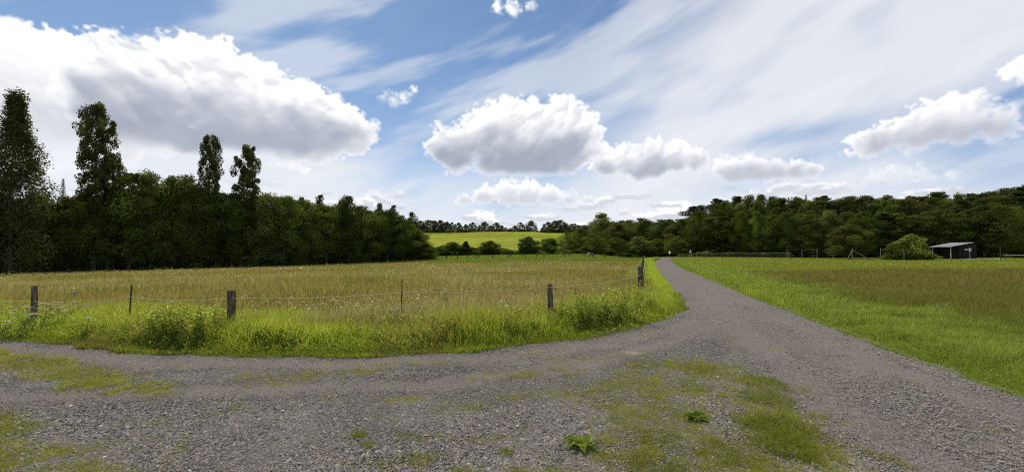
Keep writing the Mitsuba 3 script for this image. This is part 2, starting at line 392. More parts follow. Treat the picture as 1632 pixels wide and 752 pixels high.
def path_sheet():
    V, F, n = [], [], 0
    for (x0, x1, y0, y1, s) in ((-24, 6, -8, 2.4, 1.2), (-24, -7.2, 2.4, 12, 0.4), (-7.2, 7.2, 2.4, 9.6, 0.1), (7.2, 10.4, 2.4, 9.6, 0.4), (-7.2, 12.8, 9.6, 24, 0.4), (8, 112, 24, 124, 1.0)):
        xs, ys = np.arange(x0, x1 - 1e-6, s), np.arange(y0, y1 - 1e-6, s)
        cx, cy = [a.ravel() for a in np.meshgrid(xs, ys)]
        cells = shapely.box(cx, cy, cx + s, cy + s)
        inside = shapely.contains_properly(gravel_poly, cells)
        cut = shapely.intersects(gravel_poly, cells) & ~inside
        a, b = cx[inside], cy[inside]
        k = len(a)
        V.append(np.stack([np.stack([a, b], -1), np.stack([a + s, b], -1), np.stack([a + s, b + s], -1), np.stack([a, b + s], -1)], 1).reshape(-1, 2))
        o = np.arange(k)[:, None] * 4 + n
        F += [np.hstack([o, o + 1, o + 2]), np.hstack([o, o + 2, o + 3])]
        n += 4 * k
        for g in shapely.intersection(gravel_poly, cells[cut]):
            for q in getattr(g, 'geoms', [g]):
                if q.geom_type != 'Polygon' or q.area < 1e-5:
                    continue
                v, f = trimesh.creation.triangulate_polygon(q, engine='earcut')
                V.append(v)
                F.append(np.asarray(f) + n)
                n += len(v)
    v = np.vstack(V)
    key, inv = np.unique(np.round(v, 4), axis=0, return_inverse=True)
    f = inv.reshape(-1)[np.vstack(F)]
    x, y = key[:, 0], key[:, 1]
    p = np.stack([x, y, 0 * x], -1)
    mo, wo = moss(x, y), worn(x, y)
    z = ground(x, y) + 0.022 + 0.018 * (meshkit.fbm(p / 0.5, 3, 7) - 0.5) - 0.012 * wo
    return np.c_[key, z], f, np.c_[mo, wo]


def gravel_fn(p, n, uv):
    d1, d2, c = mikit.voronoi(p.x * 38, p.y * 38)
    e1, e2, c2 = mikit.voronoi(p.x * 17 + 5, p.y * 17)
    big = mikit.fbm(p.x * 0.9, p.y * 0.9, 0, 3)
    med = mikit.fbm(p.x * 6, p.y * 6, 3, 3)
    tone = 0.095 + 0.16 * c * c + 0.06 * c2 + 0.06 * (big - 0.5)
    stone = mi.Color3f(tone * 1.04, tone * 1.01, tone * 0.91) * (0.55 + 0.45 * mikit.smoothstep(0.0, 0.25, d2 - d1))
    fines = mikit.mix((0.115, 0.107, 0.099), (0.205, 0.189, 0.174), 0.35 * med + 0.35 * c + 0.3 * c2)
    k = mikit.smoothstep(0.25, 0.85, uv.y + 0.5 * (med - 0.5) - 0.35 * (c2 - 0.4))
    col = mikit.mix(stone, fines, k)
    green = mikit.mix((0.085, 0.095, 0.022), (0.18, 0.18, 0.04), med)
    g = mikit.smoothstep(0.30, 0.75, uv.x + 0.8 * (med - 0.5) - 0.5 * (c2 - 0.5))
    col = mikit.mix(col, green, g * 0.85)
    dx, dy = p.x - 1.82, p.y - 6.53
    sand = mikit.smoothstep(1.0, 0.2, dr.sqrt(dr.square(dx / 0.20) + dr.square(dy / 0.16)) + 0.8 * (med - 0.5))
    rx = p.x - (3.75 + 0.30 * (p.y - 5.0))
    ochre = mikit.smoothstep(0.62, 0.75, mikit.fbm(p.x * 2.2, p.y * 1.1, 9, 3)) * mikit.smoothstep(0.5, 0.1, dr.abs(rx)) * 0.25
    return mikit.mix(col, mi.Color3f(0.31, 0.23, 0.14), dr.minimum(sand * 0.85 + ochre, 0.9))


def gravel_bump(p, n, uv):
    d1, d2, c = mikit.voronoi(p.x * 38, p.y * 38)
    e1, e2, c2 = mikit.voronoi(p.x * 17 + 5, p.y * 17)
    return (mikit.smoothstep(0.0, 0.45, d2 - d1) * (0.4 + c) * 0.6 + 0.8 * mikit.smoothstep(0, 0.4, e2 - e1) * c2) * (1.0 - 0.35 * uv.y)


scene['gravel_material'] = {'type': 'twosided', 'b': {'type': 'bumpmap', 't': mikit.proc(gravel_bump, 2e-3), 'scale': 0.011,
                            'b': {'type': 'principled', 'base_color': mikit.proc(gravel_fn), 'roughness': 0.9, 'specular': 0.25}}}


def fence_side(x, y):
    return dist_to(line_l, x, y)


def land_fn(p, n, uv):
    a, b = mikit.fbm(p.x * 0.35, p.y * 0.35, 1, 4), mikit.fbm(p.x * 3, p.y * 3, 2, 3)
    wide = mikit.fbm(p.x * 0.035, p.y * 0.05, 4, 4)
    meadow = mikit.mix((0.16, 0.14, 0.03), (0.26, 0.195, 0.06), mikit.smoothstep(0.3, 0.7, 0.4 * a + 0.3 * b + 0.35 * wide))
    rough = mikit.mix((0.15, 0.145, 0.03), (0.22, 0.175, 0.055), mikit.smoothstep(0.3, 0.7, 0.6 * a + 0.4 * b))
    mown = mikit.mix((0.14, 0.175, 0.026), (0.205, 0.225, 0.04), mikit.smoothstep(0.3, 0.7, 0.5 * wide + 0.25 * a + 0.25 * b))
    right = mikit.smoothstep(-2.0, 2.0, p.x - 0.345 * p.y)
    edge = p.y - 0.05 * p.x + 12 * (wide - 0.5)
    far = mikit.smoothstep(25, 31, edge)
    soil = mikit.mix((0.05, 0.06, 0.018), (0.10, 0.115, 0.03), b)
    field = mikit.mix(rough, mown, far)
    col = mikit.mix(mikit.mix(meadow, mi.Color3f(0.14, 0.16, 0.03), mikit.smoothstep(66, 71, p.y + 3 * (a - 0.5))), field, right)
    col = mikit.mix(col, mikit.mix((0.13, 0.18, 0.02), (0.17, 0.21, 0.03), b), mikit.smoothstep(2.1, 1.2, dr.abs(p.x - 0.33 * p.y - 0.2)) * mikit.smoothstep(10, 14, p.y))
    near = mikit.smoothstep(9.0, 6.5, p.y)
    col = mikit.mix(col, soil, near)
    wood = mikit.smoothstep(-1.0, 2.0, (p.y - 60.0) * 0.842 - (p.x + 72.0) * 0.541) * mikit.smoothstep(-14.0, -20.0, p.x - 0.0 * p.y)
    wood *= mikit.smoothstep(45.0, 35.0, (p.y - 60.0) * 0.842 - (p.x + 72.0) * 0.541)
    grove = mikit.smoothstep(0.0, 3.0, p.y - 117.0 + 0.46 * dr.maximum(p.x - 48.0, 0.0) + 2.0) * mikit.smoothstep(14, 20, p.x) * mikit.smoothstep(200.0, 185.0, p.y)
    litter = mikit.mix((0.035, 0.03, 0.018), (0.075, 0.06, 0.032), b)
    return mikit.mix(col, litter, dr.minimum(1.0, wood + grove))


scene['land_material'] = {'type': 'twosided', 'b': {'type': 'diffuse', 'reflectance': mikit.proc(land_fn)}}
v, f = grid(X, Y, ground(X, Y))
put('ground', (v, f), 'land_material', smooth=True)
tag('ground', kind='structure')

v, f, uv = path_sheet()
put('gravel_path', (v, f), 'gravel_material', smooth=True, uv=uv)
tag('gravel_path', kind='structure')


def crop_fn(p, n, uv):
    a = mikit.fbm(p.x * 0.02, p.y * 0.03, 1, 4)
    b = mikit.fbm(p.x * 0.5, p.y * 0.2, 2, 3)
    c = mikit.mix((0.18, 0.22, 0.030), (0.27, 0.305, 0.048), mikit.smoothstep(0.3, 0.7, 0.6 * a + 0.4 * b))
    c = c * (0.88 + 0.24 * mikit.fbm(p.x * 0.15, p.y * 0.9, 5, 3))
    tram = mikit.smoothstep(2.2, 0.8, dr.abs(p.y - 285.0 + 0.05 * p.x)) * 0.45
    return mikit.mix(c, mi.Color3f(0.09, 0.12, 0.02), tram)


scene['crop_material'] = {'type': 'twosided', 'b': {'type': 'diffuse', 'reflectance': mikit.proc(crop_fn)}}
fx, fy = np.meshgrid(np.linspace(-160, 120, 113), np.linspace(188, 372, 93))
put('far_field', grid(fx, fy, ground(fx, fy) + 0.25), 'crop_material', smooth=True)
tag('far_field', kind='structure')

# ------------------------------------------------------------------ grass, flowers, loose stones
def blades(x, y, z, h, w, lean, base, tip, rng, seg=2):
    """Grass blades: a bent strip each, with the colour of the blade and of its tip."""
    n = len(x)
    az, tw = rng.uniform(0, 2 * np.pi, n), rng.uniform(0, np.pi, n)
    dx, dy = np.cos(az), np.sin(az)
    sx, sy = np.cos(tw) * w / 2, np.sin(tw) * w / 2
    P = lambda t, s: np.stack([x + dx * h * lean * t ** 2 + s * sx, y + dy * h * lean * t ** 2 + s * sy, z + h * t * (1 - 0.35 * lean * t)], -1)  # noqa: E731
    if seg == 1:
        v = np.stack([P(0, 1), P(0, -1), P(1, 0)], 1)
        f = np.arange(n)[:, None, None] * 3 + np.array([[[0, 1, 2]]])
        c = np.stack([base, base, tip], 1)
    else:
        v = np.stack([P(0, 1), P(0, -1), P(0.55, 0.8), P(0.55, -0.8), P(1, 0)], 1)
        f = np.arange(n)[:, None, None] * 5 + np.array([[[0, 1, 3], [0, 3, 2], [2, 3, 4]]])
        c = np.stack([base, base, 0.7 * base + 0.3 * tip, 0.7 * base + 0.3 * tip, tip], 1)
    return v.reshape(-1, 3), f.reshape(-1, 3), c.reshape(-1, 3)


GAIN = np.array([1.0, 1.0, 1.0])


def pick(rng, n, cols, jitter=0.16):
    c = np.asarray(cols, float)[rng.integers(0, len(cols), n)] * GAIN
    return c * np.exp(rng.normal(0, jitter, (n, 1)))


def leafsoup(c, nrm, size, rng, ratio=0.6):
    """Rhombic leaves round the points c, facing along nrm."""
    n = len(c)
    a = unit(np.cross(nrm, rng.normal(size=(n, 3))))
    b = np.cross(nrm, a)
    s = np.broadcast_to(size, (n,))[:, None]
    v = np.stack([c - a * s * 0.5, c + b * s * 0.5 * ratio + nrm * s * 0.06, c + a * s * 0.5, c - b * s * 0.5 * ratio + nrm * s * 0.06], 1).reshape(-1, 3)
    f = (np.arange(n)[:, None, None] * 4 + np.array([[[0, 1, 2], [0, 2, 3]]])).reshape(-1, 3)
    return v, f


MEADOW = Polygon([(22.9, 69)] + list(map(tuple, EDGE_L[5:])) + [(-40, 14), (-84, 40), (-74, 61.5), (-18.5, 97), (-17, 99), (-14, 69), (23.5, 69)]).buffer(0)
FIELD = Polygon(list(map(tuple, EDGE_R[1:13])) + [(40, 104), (46, 106.5), (75, 78), (95, 70), (140, 70), (60, 2)]).buffer(0)


def scatter(n, y0, y1, poly, rng, power=1.0, u0=-1.36, u1=1.36):
    """Points of the polygon, thinning out with the distance ahead."""
    X, Y = [], []
    while sum(map(len, X)) < n:
        t = rng.uniform(0, 1, n)
        y = y0 * (y1 / y0) ** t if power == 1 else (y0 ** (1 - power) + t * (y1 ** (1 - power) - y0 ** (1 - power))) ** (1 / (1 - power))
        x = rng.uniform(u0, u1, n) * y
        k = shapely.contains_xy(poly, x, y)
        X.append(x[k])
        Y.append(y[k])
    return np.concatenate(X)[:n], np.concatenate(Y)[:n]


def fb(x, y, s, o=3, seed=0):
    return meshkit.fbm(np.stack([x / s, y / s, 0 * x], -1), o, seed)


def clumpy(x, y, s, seed, keep, rng):
    """Keeps the points where a noise is high, so that growth comes in clumps."""
    return rng.uniform(0, 1, len(x)) < keep(fb(x, y, s, 3, seed))


FENCE = np.array([(-24, 11.8), (-9.36, 8.4), (-4.77, 7.3), (0.80, 8.8), (4.22, 14.0), (18.5, 60), (33, 101)])
fence_line = LineString(FENCE)
GAIN = np.array([1.44, 1.62, 1.1])
MEADOW_COLS = [(0.20, 0.155, 0.055), (0.24, 0.19, 0.08), (0.15, 0.15, 0.035), (0.12, 0.135, 0.028), (0.18, 0.165, 0.045), (0.23, 0.165, 0.085)]
LUSH = [(0.105, 0.165, 0.018), (0.13, 0.19, 0.022), (0.08, 0.135, 0.016), (0.155, 0.20, 0.028), (0.17, 0.19, 0.04)]

# the meadow
x, y = scatter(240000, 7.2, 97, MEADOW, rng)
dl = fence_side(x, y)
k = (dl > 1.6) | (rng.uniform(0, 1, len(x)) < (dl - 0.7) * 0.9)
x, y, dl = x[k], y[k], dl[k]
n = len(x)
n1 = fb(x, y, 7, 3, 51)
h = rng.uniform(0.18, 0.5, n) * (0.35 + 1.3 * fb(x * 0.7, y, 1.8, 4, 52)) * (0.85 + 0.4 * sstep(25, 8, y)) * (1 - 0.4 * sstep(50, 75, y))
base, tip = pick(rng, n, MEADOW_COLS), pick(rng, n, [(0.30, 0.21, 0.10), (0.26, 0.19, 0.075), (0.33, 0.26, 0.14), (0.20, 0.17, 0.05)])
green = (sstep(0.42, 0.66, n1) * 0.7 * (rng.uniform(0, 1, n) < 0.8))[:, None]
lush = pick(rng, n, [(0.115, 0.14, 0.022), (0.14, 0.15, 0.03)])
base, tip = base * (1 - green) + lush * green, tip * (1 - 0.6 * green) + lush * 0.6 * green
pale = (sstep(0.5, 0.68, fb(x * 0.6, y, 4.5, 4, 53)) * (rng.uniform(0, 1, n) < 0.7))[:, None]
tip = tip * (1 - pale) + pale * pick(rng, n, [(0.40, 0.32, 0.18), (0.36, 0.30, 0.19)])
base = base * (1 - 0.5 * pale) + 0.5 * pale * np.array([0.33, 0.27, 0.12])
far = y > 22
m = Soup()
for sel, seg in ((~far, 2), (far, 1)):
    m.add(*[a for a in blades(x[sel], y[sel], ground(x[sel], y[sel]), h[sel], np.maximum(0.005, 0.0012 * y[sel]) * rng.uniform(0.7, 1.4, sel.sum()), rng.uniform(0.05, 0.5, sel.sum()), base[sel], tip[sel], rng, seg)])
m.put('meadow_grass', 'grass_leaf')
tag('meadow_grass', 'tall brownish meadow grass gone to seed behind the rope fence', 'grass', kind='stuff')

# the lush strip along the meadow's edge, and the bright verge up the path
GAIN = np.array([3.0, 2.75, 2.1])
STRIP = LineString(EDGE_L[5:]).buffer(2.6).difference(gravel_poly.buffer(-0.1))
x, y = scatter(190000, 6.0, 15, STRIP, rng, power=1.2)
dl = fence_side(x, y)
hump = fb(x, y, 1.1, 3, 61)
h = (0.10 + 0.42 * sstep(0.05, 0.75, dl)) * (0.45 + 1.0 * hump) * rng.uniform(0.6, 1.15, len(x)) * (1 - 0.18 * sstep(1.5, 2.4, dl))
keep = (rng.uniform(0, 1, len(x)) < 1.1 - sstep(1.7, 2.6, dl)) & clumpy(x, y, 0.35, 62, lambda q: 0.35 + 1.3 * sstep(0.3, 0.6, q), rng)
x, y, h, dl, hump = x[keep], y[keep], h[keep], dl[keep], hump[keep]
n = len(x)
base, tip = pick(rng, n, LUSH, 0.2), pick(rng, n, LUSH + [(0.24, 0.22, 0.08), (0.20, 0.24, 0.05)], 0.2)
dry = (sstep(0.5, 0.7, fb(x, y, 1.6, 3, 63)) * 0.45)[:, None]
base, tip = base * (1 - dry) + dry * np.array([0.26, 0.25, 0.06]), tip * (1 - dry) + dry * np.array([0.40, 0.32, 0.14])
low_ = (1 - 0.45 * sstep(0.35, 0.05, dl))[:, None]                # shade at the foot of the verge, put into the short blades' colour
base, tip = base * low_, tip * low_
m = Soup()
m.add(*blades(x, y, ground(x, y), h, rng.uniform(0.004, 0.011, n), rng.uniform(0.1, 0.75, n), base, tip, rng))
PATHSIDE = LineString(EDGE_L[2:10]).buffer(2.1).difference(gravel_poly).difference(line_r.buffer(2.2))
x, y = scatter(45000, 10.5, 110, PATHSIDE, rng, u0=0.1, u1=0.5)
n = len(x)
dl = fence_side(x, y)
h = (0.06 + 0.16 * sstep(0, 0.8, dl)) * rng.uniform(0.6, 1.2, n)
m.add(*blades(x, y, ground(x, y), h, np.maximum(0.007, 0.0011 * y), rng.uniform(0.2, 0.8, n), pick(rng, n, [(0.12, 0.19, 0.018), (0.15, 0.21, 0.025), (0.10, 0.16, 0.018)]), pick(rng, n, [(0.15, 0.21, 0.025), (0.19, 0.22, 0.04)]), rng, 1))
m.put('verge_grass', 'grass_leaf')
tag('verge_grass', 'lush green grass along the curved edge of the gravel below the rope fence', 'grass', kind='stuff')

# broad-leaved ground plants in that strip
x, y = scatter(16000, 6.1, 14, LineString(EDGE_L[5:]).buffer(1.9).difference(gravel_poly.buffer(-0.05)), rng, power=1.2)
k = clumpy(x, y, 0.8, 71, lambda q: sstep(0.48, 0.62, q), rng)
x, y = x[k], y[k]
dl = fence_side(x, y)
n = len(x)
z = ground(x, y) + (0.05 + 0.33 * sstep(0.05, 0.8, dl)) * rng.uniform(0.2, 1.15, n)
nr = unit(rng.normal(size=(n, 3)) * [0.8, 0.8, 0.4] + [0, 0, 0.8])
v, f = leafsoup(np.stack([x, y, z], -1), nr, rng.uniform(0.025, 0.07, n), rng)
m = Soup()
m.add(v, f, np.repeat(pick(rng, n, [(0.09, 0.14, 0.03), (0.12, 0.17, 0.035), (0.07, 0.115, 0.028)]), 4, 0))
m.put('verge_weeds', 'weed_leaf')
tag('verge_weeds', 'low broad-leaved weeds mixed into the lush edge of the meadow', 'weeds', kind='stuff')

# the field on the right: a bright rim, reddish seeding grass, mown grass beyond
GAIN = np.array([1.95, 2.0, 1.7])
x, y = scatter(115000, 4.2, 60, LineString(EDGE_R[1:13]).buffer(5.6).intersection(FIELD.union(LineString(EDGE_R[1:13]).buffer(0.15))), rng, power=1.25, u0=0.2, u1=1.36)
dr_ = dist_to(line_r, x, y)
k = rng.uniform(0, 1, len(x)) < sstep(5.6, 1.7, dr_ + 2.6 * (fb(x, y, 1.9, 3, 81) - 0.5)) * 1.1
x, y, dr_ = x[k], y[k], dr_[k]
n = len(x)
h = (0.05 + 0.15 * sstep(0, 0.7, dr_)) * rng.uniform(0.6, 1.25, n) * (0.35 + 1.3 * fb(x, y, 0.45, 3, 82))
m = Soup()
m.add(*blades(x, y, ground(x, y), h, np.maximum(0.005, 0.0012 * y) * rng.uniform(0.7, 1.4, n), rng.uniform(0.2, 0.9, n),
              pick(rng, n, [(0.11, 0.165, 0.02), (0.135, 0.19, 0.024), (0.09, 0.14, 0.02)]), pick(rng, n, [(0.14, 0.20, 0.026), (0.19, 0.22, 0.045), (0.25, 0.23, 0.09)]), rng))
m.put('path_edge_grass', 'grass_leaf')
tag('path_edge_grass', 'bright green short grass bordering the right side of the gravel path', 'grass', kind='stuff')
GAIN = np.array([1.55, 1.76, 1.2])
ROUGH = FIELD.difference(LineString(EDGE_R[1:13]).buffer(1.8))
x, y = scatter(135000, 4.2, 34, ROUGH, rng, power=1.15, u0=0.3, u1=1.4)
dr_ = dist_to(line_r, x, y)
edge = y - 0.05 * x + 7 * (fb(x, y, 9, 3, 91) - 0.5)
k = rng.uniform(0, 1, len(x)) < sstep(1.5, 4.4, dr_ + 2.6 * (fb(x, y, 1.9, 3, 81) - 0.5)) * sstep(32, 23, edge + 6 * (fb(x, y, 3, 3, 96) - 0.5))
x, y = x[k], y[k]
n = len(x)
g = np.maximum(sstep(0.45, 0.72, fb(x * 0.6, y, 2.6, 4, 92)) * 0.85, sstep(5.0, 2.0, dr_[k]) * 0.7)[:, None]
base = pick(rng, n, [(0.125, 0.115, 0.035), (0.15, 0.125, 0.045), (0.10, 0.115, 0.025)]) * (1 - g) + g * pick(rng, n, [(0.11, 0.14, 0.025), (0.12, 0.15, 0.03)])
tip = pick(rng, n, [(0.20, 0.135, 0.06), (0.23, 0.165, 0.08), (0.17, 0.14, 0.045)]) * (1 - 0.7 * g) + 0.7 * g * base
m = Soup()
m.add(*blades(x, y, ground(x, y), rng.uniform(0.12, 0.36, n) * (0.6 + 0.8 * fb(x, y, 2, 2, 93)), np.maximum(0.004, 0.0011 * y) * rng.uniform(0.7, 1.4, n), rng.uniform(0.05, 0.5, n), base, tip, rng))
m.put('field_grass', 'grass_leaf')
tag('field_grass', 'reddish brown seeding grass across the middle of the right field', 'grass', kind='stuff')
GAIN = np.array([1.0, 1.12, 0.9])
x, y = scatter(60000, 23, 104, FIELD, rng, power=1.0, u0=0.3, u1=1.3)
edge = y - 0.05 * x + 7 * (fb(x, y, 9, 3, 91) - 0.5)
k = rng.uniform(0, 1, len(x)) < sstep(24, 29, edge)
x, y = x[k], y[k]
n = len(x)
st = (fb(x * 0.25, y, 3.5, 3, 95) - 0.5)[:, None]
c = pick(rng, n, [(0.155, 0.175, 0.024), (0.19, 0.20, 0.035), (0.14, 0.165, 0.022), (0.20, 0.20, 0.04)], 0.08) * (1 + 0.4 * st)
m = Soup()
m.add(*blades(x, y, ground(x, y), rng.uniform(0.04, 0.10, n), 0.0010 * y, rng.uniform(0.2, 0.9, n), c, c * 1.1, rng, 1))
m.put('mown_grass', 'grass_leaf')
tag('mown_grass', 'short yellow-green mown grass at the back of the right field', 'grass', kind='stuff')

PASTURE = Polygon([(-14, 69), (23.2, 69), (38, 108), (38, 116), (-22, 116), (-19, 99)])
x, y = scatter(30000, 68, 116, PASTURE, rng, power=0.6, u0=-0.25, u1=0.36)
n = len(x)
c = pick(rng, n, [(0.13, 0.17, 0.025), (0.16, 0.19, 0.035), (0.115, 0.15, 0.025)], 0.1) * 1.25
m = Soup()
m.add(*blades(x, y, ground(x, y), rng.uniform(0.08, 0.2, n), 0.0012 * y, rng.uniform(0.2, 0.7, n), c, c * 1.15, rng, 1))
m.put('pasture_grass', 'grass_leaf')
tag('pasture_grass', 'green pasture grass between the brown meadow and the row of bushes', 'grass', kind='stuff')

# thin growth in the gravel
GAIN = np.array([2.0, 1.95, 1.5])
GROW = sbox(-8, 2.3, 6, 9.5).intersection(gravel_poly.buffer(0.05))
x, y = scatter(700000, 2.5, 9.4, GROW, rng, power=1.6, u0=-1.36, u1=1.36)
q = moss(x, y) + 0.3 * sstep(0.22, 0.0, dist_to(line_l, x, y)) + 0.35 * sstep(0.25, 0.0, dist_to(line_r, x, y))
k = rng.uniform(0, 1, len(x)) < sstep(0.25, 0.85, q + 1.5 * (fb(x, y, 0.11, 2, 99) - 0.5)) * 0.6
x, y, q = x[k], y[k], q[k] * (0.35 + 1.4 * sstep(0.4, 0.7, fb(x[k], y[k], 0.11, 2, 99)))
n = len(x)
m = Soup()
m.add(*blades(x, y, ground(x, y) + 0.01, rng.uniform(0.012, 0.045, n) * (0.5 + 1.3 * q), rng.uniform(0.0022, 0.005, n), rng.uniform(0.3, 1.3, n),
              pick(rng, n, [(0.12, 0.155, 0.025), (0.15, 0.17, 0.035), (0.10, 0.13, 0.025), (0.18, 0.165, 0.06)]), pick(rng, n, [(0.16, 0.18, 0.035), (0.21, 0.19, 0.07), (0.13, 0.16, 0.03)]), rng, 1))
m.put('sparse_grass', 'grass_leaf')
tag('sparse_grass', 'thin short grass and moss growing through the gravel', 'grass', kind='stuff')

GAIN = np.array([2.3, 2.2, 1.7])
# rooted tufts over the grassy wedge, the strip between the tracks and the corner
cx, cy = [], []
for poly, k, edge in ((WEDGE, 250, LineString([(2.9, 6.05), (3.05, 5.3), (2.8, 4.3), (2.55, 3.5), (2.3, 2.5)])), (LineString([(-8.5, 6.5), (-6.5, 5.85), (-5.2, 5.2), (-4.2, 4.95)]).buffer(0.32), 150, None), (Polygon([(-5.6, 4.2), (-4.3, 3.9), (-3.4, 3.3), (-3.4, 2.4), (-6, 2.4)]), 170, None)):
    x, y = scatter(k * 4, 2.5, 7, poly, rng, power=1.2, u0=-1.5)
    keep = rng.uniform(0, 1, len(x)) < (np.exp(-shapely.distance(edge, shapely.points(x, y)) / 0.45) + 0.10 if edge else 0.5)
    cx.append(x[keep][:k])
    cy.append(y[keep][:k])
cx, cy = np.concatenate(cx), np.concatenate(cy)
m = Soup()
for a, b in zip(cx, cy):
    n, r, hh = int(rng.integers(35, 95)), rng.uniform(0.03, 0.09), rng.uniform(0.035, 0.10)
    t, q = rng.uniform(0, 2 * np.pi, n), r * np.sqrt(rng.uniform(0, 1, n))
    x, y = a + np.cos(t) * q, b + np.sin(t) * q
    tone = [(0.12, 0.16, 0.022), (0.15, 0.185, 0.03), (0.19, 0.19, 0.05)][int(rng.integers(0, 3))]
    m.add(*blades(x, y, np.full(n, 0.012), hh * rng.uniform(0.5, 1.1, n), rng.uniform(0.0025, 0.006, n), rng.uniform(0.4, 1.5, n), pick(rng, n, [tone], 0.15), pick(rng, n, [tone, (0.20, 0.20, 0.06)], 0.15), rng, 1))
m.put('rough_tufts', 'grass_leaf')
tag('rough_tufts', 'uneven grass tufts of the grassy wedge and the strips between the wheel tracks', 'grass', kind='stuff')

# loose crushed stone
OCT = np.array([[1, 0, 0], [-1, 0, 0], [0, 1, 0], [0, -1, 0], [0, 0, 1], [0, 0, -1.0]])
OCTF = np.array([[0, 2, 4], [2, 1, 4], [1, 3, 4], [3, 0, 4], [2, 0, 5], [1, 2, 5], [3, 1, 5], [0, 3, 5]])
x, y = scatter(330000, 2.6, 12.0, gravel_poly, rng, power=1.45)
wo, mo = worn(x, y), moss(x, y)
k = rng.uniform(0, 1, len(x)) < (1.0 - 0.68 * sstep(0.3, 0.85, wo)) * (1.0 - 0.6 * sstep(0.3, 0.85, mo)) * (0.35 + 1.1 * fb(x, y, 0.5, 3, 101))
x, y, wo = x[k], y[k], wo[k]
n = len(x)
r = np.clip(np.exp(rng.normal(math.log(0.0070), 0.40, n)), 0.0033, 0.024) * (1 - 0.42 * wo) * (0.85 + 0.35 * sstep(0.4, 0.6, fb(x, y, 1.3, 2, 102)))
v = OCT[None] * rng.uniform(0.65, 1.2, (n, 6, 1)) + rng.normal(0, 0.22, (n, 6, 3))
v *= (r[:, None] * np.stack([rng.uniform(0.9, 1.45, n), rng.uniform(0.65, 1.0, n), rng.uniform(0.45, 0.75, n)], 1))[:, None]
a, tl = rng.uniform(0, 2 * np.pi, n), rng.normal(0, 0.3, n)
ca, sa, ct, st_ = np.cos(a)[:, None], np.sin(a)[:, None], np.cos(tl)[:, None], np.sin(tl)[:, None]
vx, vy, vz = v[..., 0] * ct - v[..., 2] * st_, v[..., 1], v[..., 0] * st_ + v[..., 2] * ct
v = np.stack([vx * ca - vy * sa + x[:, None], vx * sa + vy * ca + y[:, None], vz + (ground(x, y) + 0.022 + r * 0.25)[:, None]], -1)
g = np.clip(rng.normal(0.215, 0.042, (n, 1)), 0.10, 0.42) * np.where(rng.uniform(0, 1, (n, 1)) < 0.03, 1.7, 1.0)
c = g * (np.array([[1.04, 1.01, 0.92]]) + rng.normal(0, 0.03, (n, 3)) + np.where(rng.uniform(0, 1, (n, 1)) < 0.25, 1, 0) * np.array([[0.12, 0.0, -0.08]]))
m = Soup()
m.add(v.reshape(-1, 3), (np.arange(n)[:, None, None] * 6 + OCTF).reshape(-1, 3), np.repeat(c, 6, 0))
m.put('loose_gravel', 'stone')
tag('loose_gravel', 'loose grey crushed stones lying on the track in the foreground', 'gravel', kind='stuff')

# white flowers in the meadow
GAIN = np.array([1.0, 1.0, 1.0])
x, y = scatter(9000, 7.5, 92, MEADOW, rng, power=0.75)
k = clumpy(x, y, 4.0, 111, lambda q: sstep(0.5, 0.72, q) + 0.05, rng) & (fence_side(x, y) > 1.3)
x, y = x[k], y[k]
n = len(x)
s = rng.uniform(0.012, 0.032, n) * np.clip(y / 16, 1, 2.6)
t6 = np.arange(6) * np.pi / 3
ring = np.stack([np.cos(t6), np.sin(t6), 0 * t6], -1)
c = np.stack([x, y, ground(x, y) + rng.uniform(0.32, 0.58, n)], -1)
ti = rng.normal(0, 0.25, (n, 2))
v = ring[None] * s[:, None, None]
v[..., 2] = v[..., 0] * ti[:, :1] + v[..., 1] * ti[:, 1:]
v = np.concatenate([v + c[:, None], c[:, None] + [0, 0, 0.008]], 1)
f = np.stack([np.arange(6), (np.arange(6) + 1) % 6, np.full(6, 6)], -1)
m = Soup()
m.add(v.reshape(-1, 3), (np.arange(n)[:, None, None] * 7 + f).reshape(-1, 3), np.repeat(pick(rng, n, [(0.55, 0.54, 0.42), (0.42, 0.42, 0.28)], 0.2), 7, 0))
m.put('meadow_flowers', 'petal')
tag('meadow_flowers', 'small white flower heads scattered through the brownish meadow', 'flowers', kind='stuff')

# ------------------------------------------------------------------ trees: a few of each kind as shape groups, then one instance per tree
def crown_leaves(lobes, per, size, rng, tint, up=0.35, flat=0.75):
    V, F, C, n = [], [], [], 0
    for (c, r, zs) in lobes:
        k = int(per * (0.6 + 0.8 * rng.uniform()))
        d = unit(rng.normal(size=(k, 3)) + [0, 0, 0.15])
        rad = r * (0.35 + 0.70 * rng.uniform(0, 1, k) ** 0.55)
        # uneven: tufts within the lobe
        rad *= 0.75 + 0.5 * meshkit.noise(d * 2.6 + np.asarray(c) * 3.1, 5)
        p = np.asarray(c) + d * rad[:, None] * [1, 1, zs]
        nr = unit(d * 0.9 + rng.normal(size=(k, 3)) * 0.5 + [0, 0, up])
        v, f = leafsoup(p, nr, size * rng.uniform(0.6, 1.25, k), rng, flat)
        lobe = np.exp(rng.normal(0, 0.2))
        col = np.asarray(tint) * LEAFGAIN * lobe * np.exp(rng.normal(0, 0.09, (k, 1))) * (1 + rng.normal(0, 0.04, (k, 3)))
        V.append(v)
        F.append(f + n)
        C.append(np.repeat(col, 4, 0))
        n += len(v)
    return np.vstack(V), np.vstack(F), np.clip(np.vstack(C), 0.004, 0.6)


def limb(p0, p1, r0, r1, rng, bow=0.1, k=5):
    p0, p1 = np.asarray(p0, float), np.asarray(p1, float)
    t = np.linspace(0, 1, k)[:, None]
    L = np.linalg.norm(p1 - p0)
    p = p0 + (p1 - p0) * t + np.sin(t * np.pi) * L * bow * rng.normal(size=3) * 0.6
    return tube(p, np.linspace(r0, r1, k), 5)


